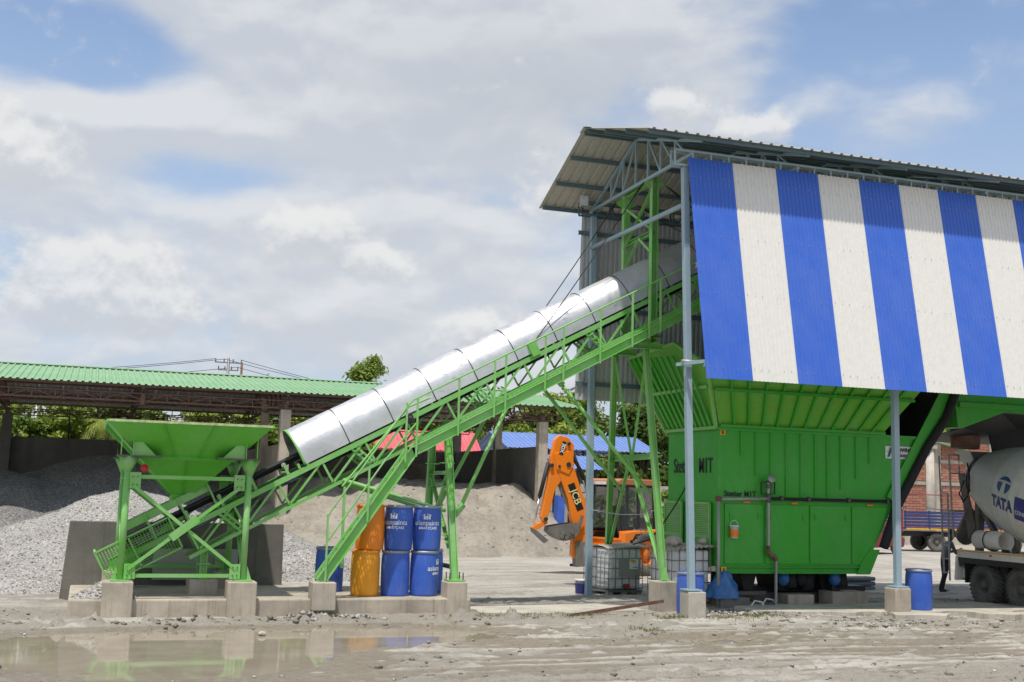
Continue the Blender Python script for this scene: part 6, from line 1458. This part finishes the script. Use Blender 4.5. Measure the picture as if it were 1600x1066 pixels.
# ---------------- stake-bed lorry far behind
def lorry():
    t = thing('flatbed_lorry','dark blue and maroon slatted lorry parked far behind the mixer truck','truck',(41.5,52.6,0),None,R(-12),True)
    NV, MR = flat('navy_boards',(.025,.045,.15),.5,0,.25), flat('maroon_paint',(.22,.035,.06),.5,0,.2)
    for x in (0,4.2):
        for s in (-1,1): wheel(t,(x+.3,s*.95,.48),s,.48,.3,M['grime'],False)
    mb = MB(); mb.b2(-1.4,5.6,-.5,.5,.75,1.0); mb.build('chassis', M['dark'], t)
    mb = MB(); mb.b2(-1.6,4.6,-1.2,1.2,1.12,1.22); mb.build('bed', MR, t)
    for k in range(5):
        z = 1.32+.165*k; mb = MB(); mb.b2(-1.55,4.6,-1.23,-1.19,z-.065,z+.065); mb.build('side_board', NV, t)
        mb = MB(); mb.b2(-1.62,-1.58,-1.15,1.15,z-.065,z+.065); mb.build('tail_board', MR if k < 2 else NV, t)
    for x in (-1.5,-.2,1.1,2.4,3.7): mb = MB(); mb.b2(x-.04,x+.04,-1.26,-1.235,1.15,2.1); mb.build('stake', NV, t)
    for y in (-1.18,0,1.18): mb = MB(); mb.b2(-1.68,-1.63,y-.05,y+.05,.95,2.15); mb.build('stake', MR, t)
    mb = MB(); mb.b2(-1.5,4.6,-1.25,-1.235,1.12,1.19); mb.build('yellow_stripe', M['yellow'], t)
    mb = MB(); mb.b2(-1.6,-1.45,-1.0,1.0,.55,.75); mb.build('bumper', M['yellow'], t)
    for y in (-.8,.8): mb = MB(); mb.b2(-1.66,-1.61,y-.18,y+.18,.82,1.0); mb.build('tail_lamp', M['red'], t)
    mb = MB(); mb.b2(4.7,6.2,-1.15,1.15,.8,2.5); mb.build('cab', NV, t, bevel=.06)
    mb = MB(); mb.path([(-1.6,-1.2,2.1),(-1.6,-1.2,2.9),(4.5,-1.2,2.9),(4.5,-1.2,2.1)],.03,6); mb.build('hoop', MR, t)
lorry()
def car():
    t = thing('parked_car','dark red car nose showing between the plant and the right post','car',(34.6,49.0,0),None,R(20),True); C_ = flat('dark_red_paint',(.20,.012,.015),.25,0,.1)
    for x in (0,2.5):
        for s in (-1,1): wheel(t,(x,s*.75,.32),s,.32,.2,M['pipe'],False,.6)
    mb = MB(); mb.prism([(-.8,-.82,.3),(3.2,-.82,.3),(3.3,-.82,.75),(2.4,-.82,.98),(1.8,-.82,1.42),(.2,-.82,1.45),(-.6,-.82,1.0),(-.85,-.82,.9)],(0,1.64,0)); mb.build('body', C_, t, bevel=.09)
    for s in (-1,1): mb = MB(); mb.prism([(2.2,s*.825,1.0),(1.75,s*.825,1.36),(.25,s*.825,1.38),(-.4,s*.825,1.0)],(0,.012*s,0)); mb.build('side_window', M['glass'], t)
    mb = MB(); mb.box((3.22,-.55,.68),(.1,.3,.14)); mb.build('headlight', M['lamp'], t)
    mb = MB(); mb.box((3.22,.55,.68),(.1,.3,.14)); mb.build('headlight', M['lamp'], t)
car()
t = thing('blue_skip','dark blue container seen between the boom and the bucket of the excavator','container',(18.9,47.0,0))
mb = MB(); mb.prism([(18.62,46.9,-.05),(18.98,46.9,-.05),(19.0,46.9,2.2),(18.7,46.9,2.4)],(0,.5,0)); mb.build('body', M['blue_drum'], t, bevel=.03)

# ---------------- the worker behind the ladder
def person():
    t = thing('person','person in grey shirt and dark trousers bending at the mixer truck ladder','person',(22.75,27.9,0),None,R(-15),True)
    def skin(name, pts, edges, mat, root, sub=2, parent=None):
        me = bpy.data.meshes.new(name); me.from_pydata([p[0] for p in pts], edges, []); me.materials.append(mat)
        o = bpy.data.objects.new(name, me); COL.objects.link(o); attach(o, parent or t)
        md = o.modifiers.new('skin','SKIN'); md.use_smooth_shade = True
        for i, p in enumerate(pts):
            v = me.skin_vertices[0].data[i]; v.radius = p[1] if isinstance(p[1], tuple) else (p[1],p[1]); v.use_root = (i == root)
        s = o.modifiers.new('sub','SUBSURF'); s.levels = s.render_levels = sub; return o
    # x = facing direction. body is one surface: trousers, shirt and skin are set by height and limb below
    pts = [((0,0,.93),(.15,.11)),((.02,.10,.88),.105),((.05,.12,.50),.075),((-.02,.13,.10),.05),((.12,.14,.05),.045),((.02,-.10,.88),.105),((-.06,-.12,.48),.075),((-.20,-.13,.12),.05),((-.08,-.14,.05),.045),
           ((.04,0,1.12),(.145,.11)),((.12,0,1.34),(.165,.11)),((.16,0,1.44),(.07,.07)),((.20,0,1.52),.055),((.24,0,1.60),(.085,.09)),((.25,0,1.68),(.08,.085)),((.24,0,1.74),.045),
           ((.13,.19,1.38),.06),((.24,.24,1.14),.048),((.46,.20,1.18),.036),((.54,.19,1.21),.034),((.13,-.19,1.38),.06),((.22,-.25,1.12),.048),((.44,-.2,1.08),.036),((.52,-.18,1.10),.034)]
    ed = [(0,1),(1,2),(2,3),(3,4),(0,5),(5,6),(6,7),(7,8),(0,9),(9,10),(10,11),(11,12),(12,13),(13,14),(14,15),(10,16),(16,17),(17,18),(18,19),(10,20),(20,21),(21,22),(22,23)]
    o = skin('body', pts, ed, M['shirt'], 0)
    dg = bpy.context.evaluated_depsgraph_get(); me = bpy.data.meshes.new_from_object(o.evaluated_get(dg)); o.modifiers.clear(); o.data = me
    me.materials.clear(); [me.materials.append(M[k]) for k in ('shirt','trousers','skin')]
    for p in me.polygons:
        c = p.center; p.use_smooth = True
        p.material_index = 2 if c.z > 1.46 or c.x > .33 or c.z < .08 and False else (1 if c.z < .96 and abs(c.y) < .3 and c.x < .2 else 0)
    for s, y in ((1,.19),(-1,-.19)):                                         # fingers curled round the rail
        for k in range(4):
            b = Vector((.56,y+.0,1.24-.022*k if s>0 else 1.13-.022*k)); mb = MB(); mb.path([b-Vector((.03,0,0)),b+Vector((.035,0,0)),b+Vector((.05,-.03*s,0)),b+Vector((.03,-.05*s,0))],.0095,6); mb.build('finger', M['skin'], t)
        b = Vector((.53,y,1.235 if s>0 else 1.125)); mb = MB(); mb.path([b,b+Vector((.03,-.03*s,.02)),b+Vector((.05,-.05*s,.015))],.011,6); mb.build('thumb', M['skin'], t)
    mb = MB(); mb.lathe([(.001,.10),(.06,.085),(.09,.04),(.095,-.02),(.08,-.06)],18,(.232,0,1.70),cap=False); mb.build('hair', M['hair'], t)
    mb = MB(); mb.tube((.325,0,1.645),(.345,0,1.62),.012,6,.018); mb.build('nose', M['skin'], t)
    for s in (-1,1):
        mb = MB(); mb.lathe([(.001,-.012),(.011,0),(.001,.012)],8,(.318,s*.03,1.66),cap=False); mb.build('eye', M['hair'], t)
        mb = MB(); mb.box((.24,s*.092,1.64),(.03,.012,.055)); mb.build('ear', M['skin'], t)
    mb = MB(); mb.box((.322,0,1.598),(.01,.04,.008)); mb.build('mouth', M['red'], t)
    for x, y in ((.10,.14),(-.10,-.14)): mb = MB(); mb.prism([(x-.1,y-.045,0),(x+.14,y-.045,0),(x+.15,y-.045,.04),(x+.02,y-.045,.09),(x-.1,y-.045,.1)],(0,.09,0)); mb.build('shoe', M['black'], t, bevel=.015)
person()
# pipes stacked beyond the plant's right end
t = thing('pipe_stack','stack of dark and red pipes lying beyond the right end of the plant','pipes',(20.4,28.6,0))
for k in range(9):
    mb = MB(); z = .08+.13*(k//3); y = 28.4+.16*(k%3); mb.tube((18.6+.1*(k%2),y,z),(21.0,y+.3,z),.06,8); mb.build('pipe', [M['steel_dark'],M['red'],M['pipe']][k%3], t)
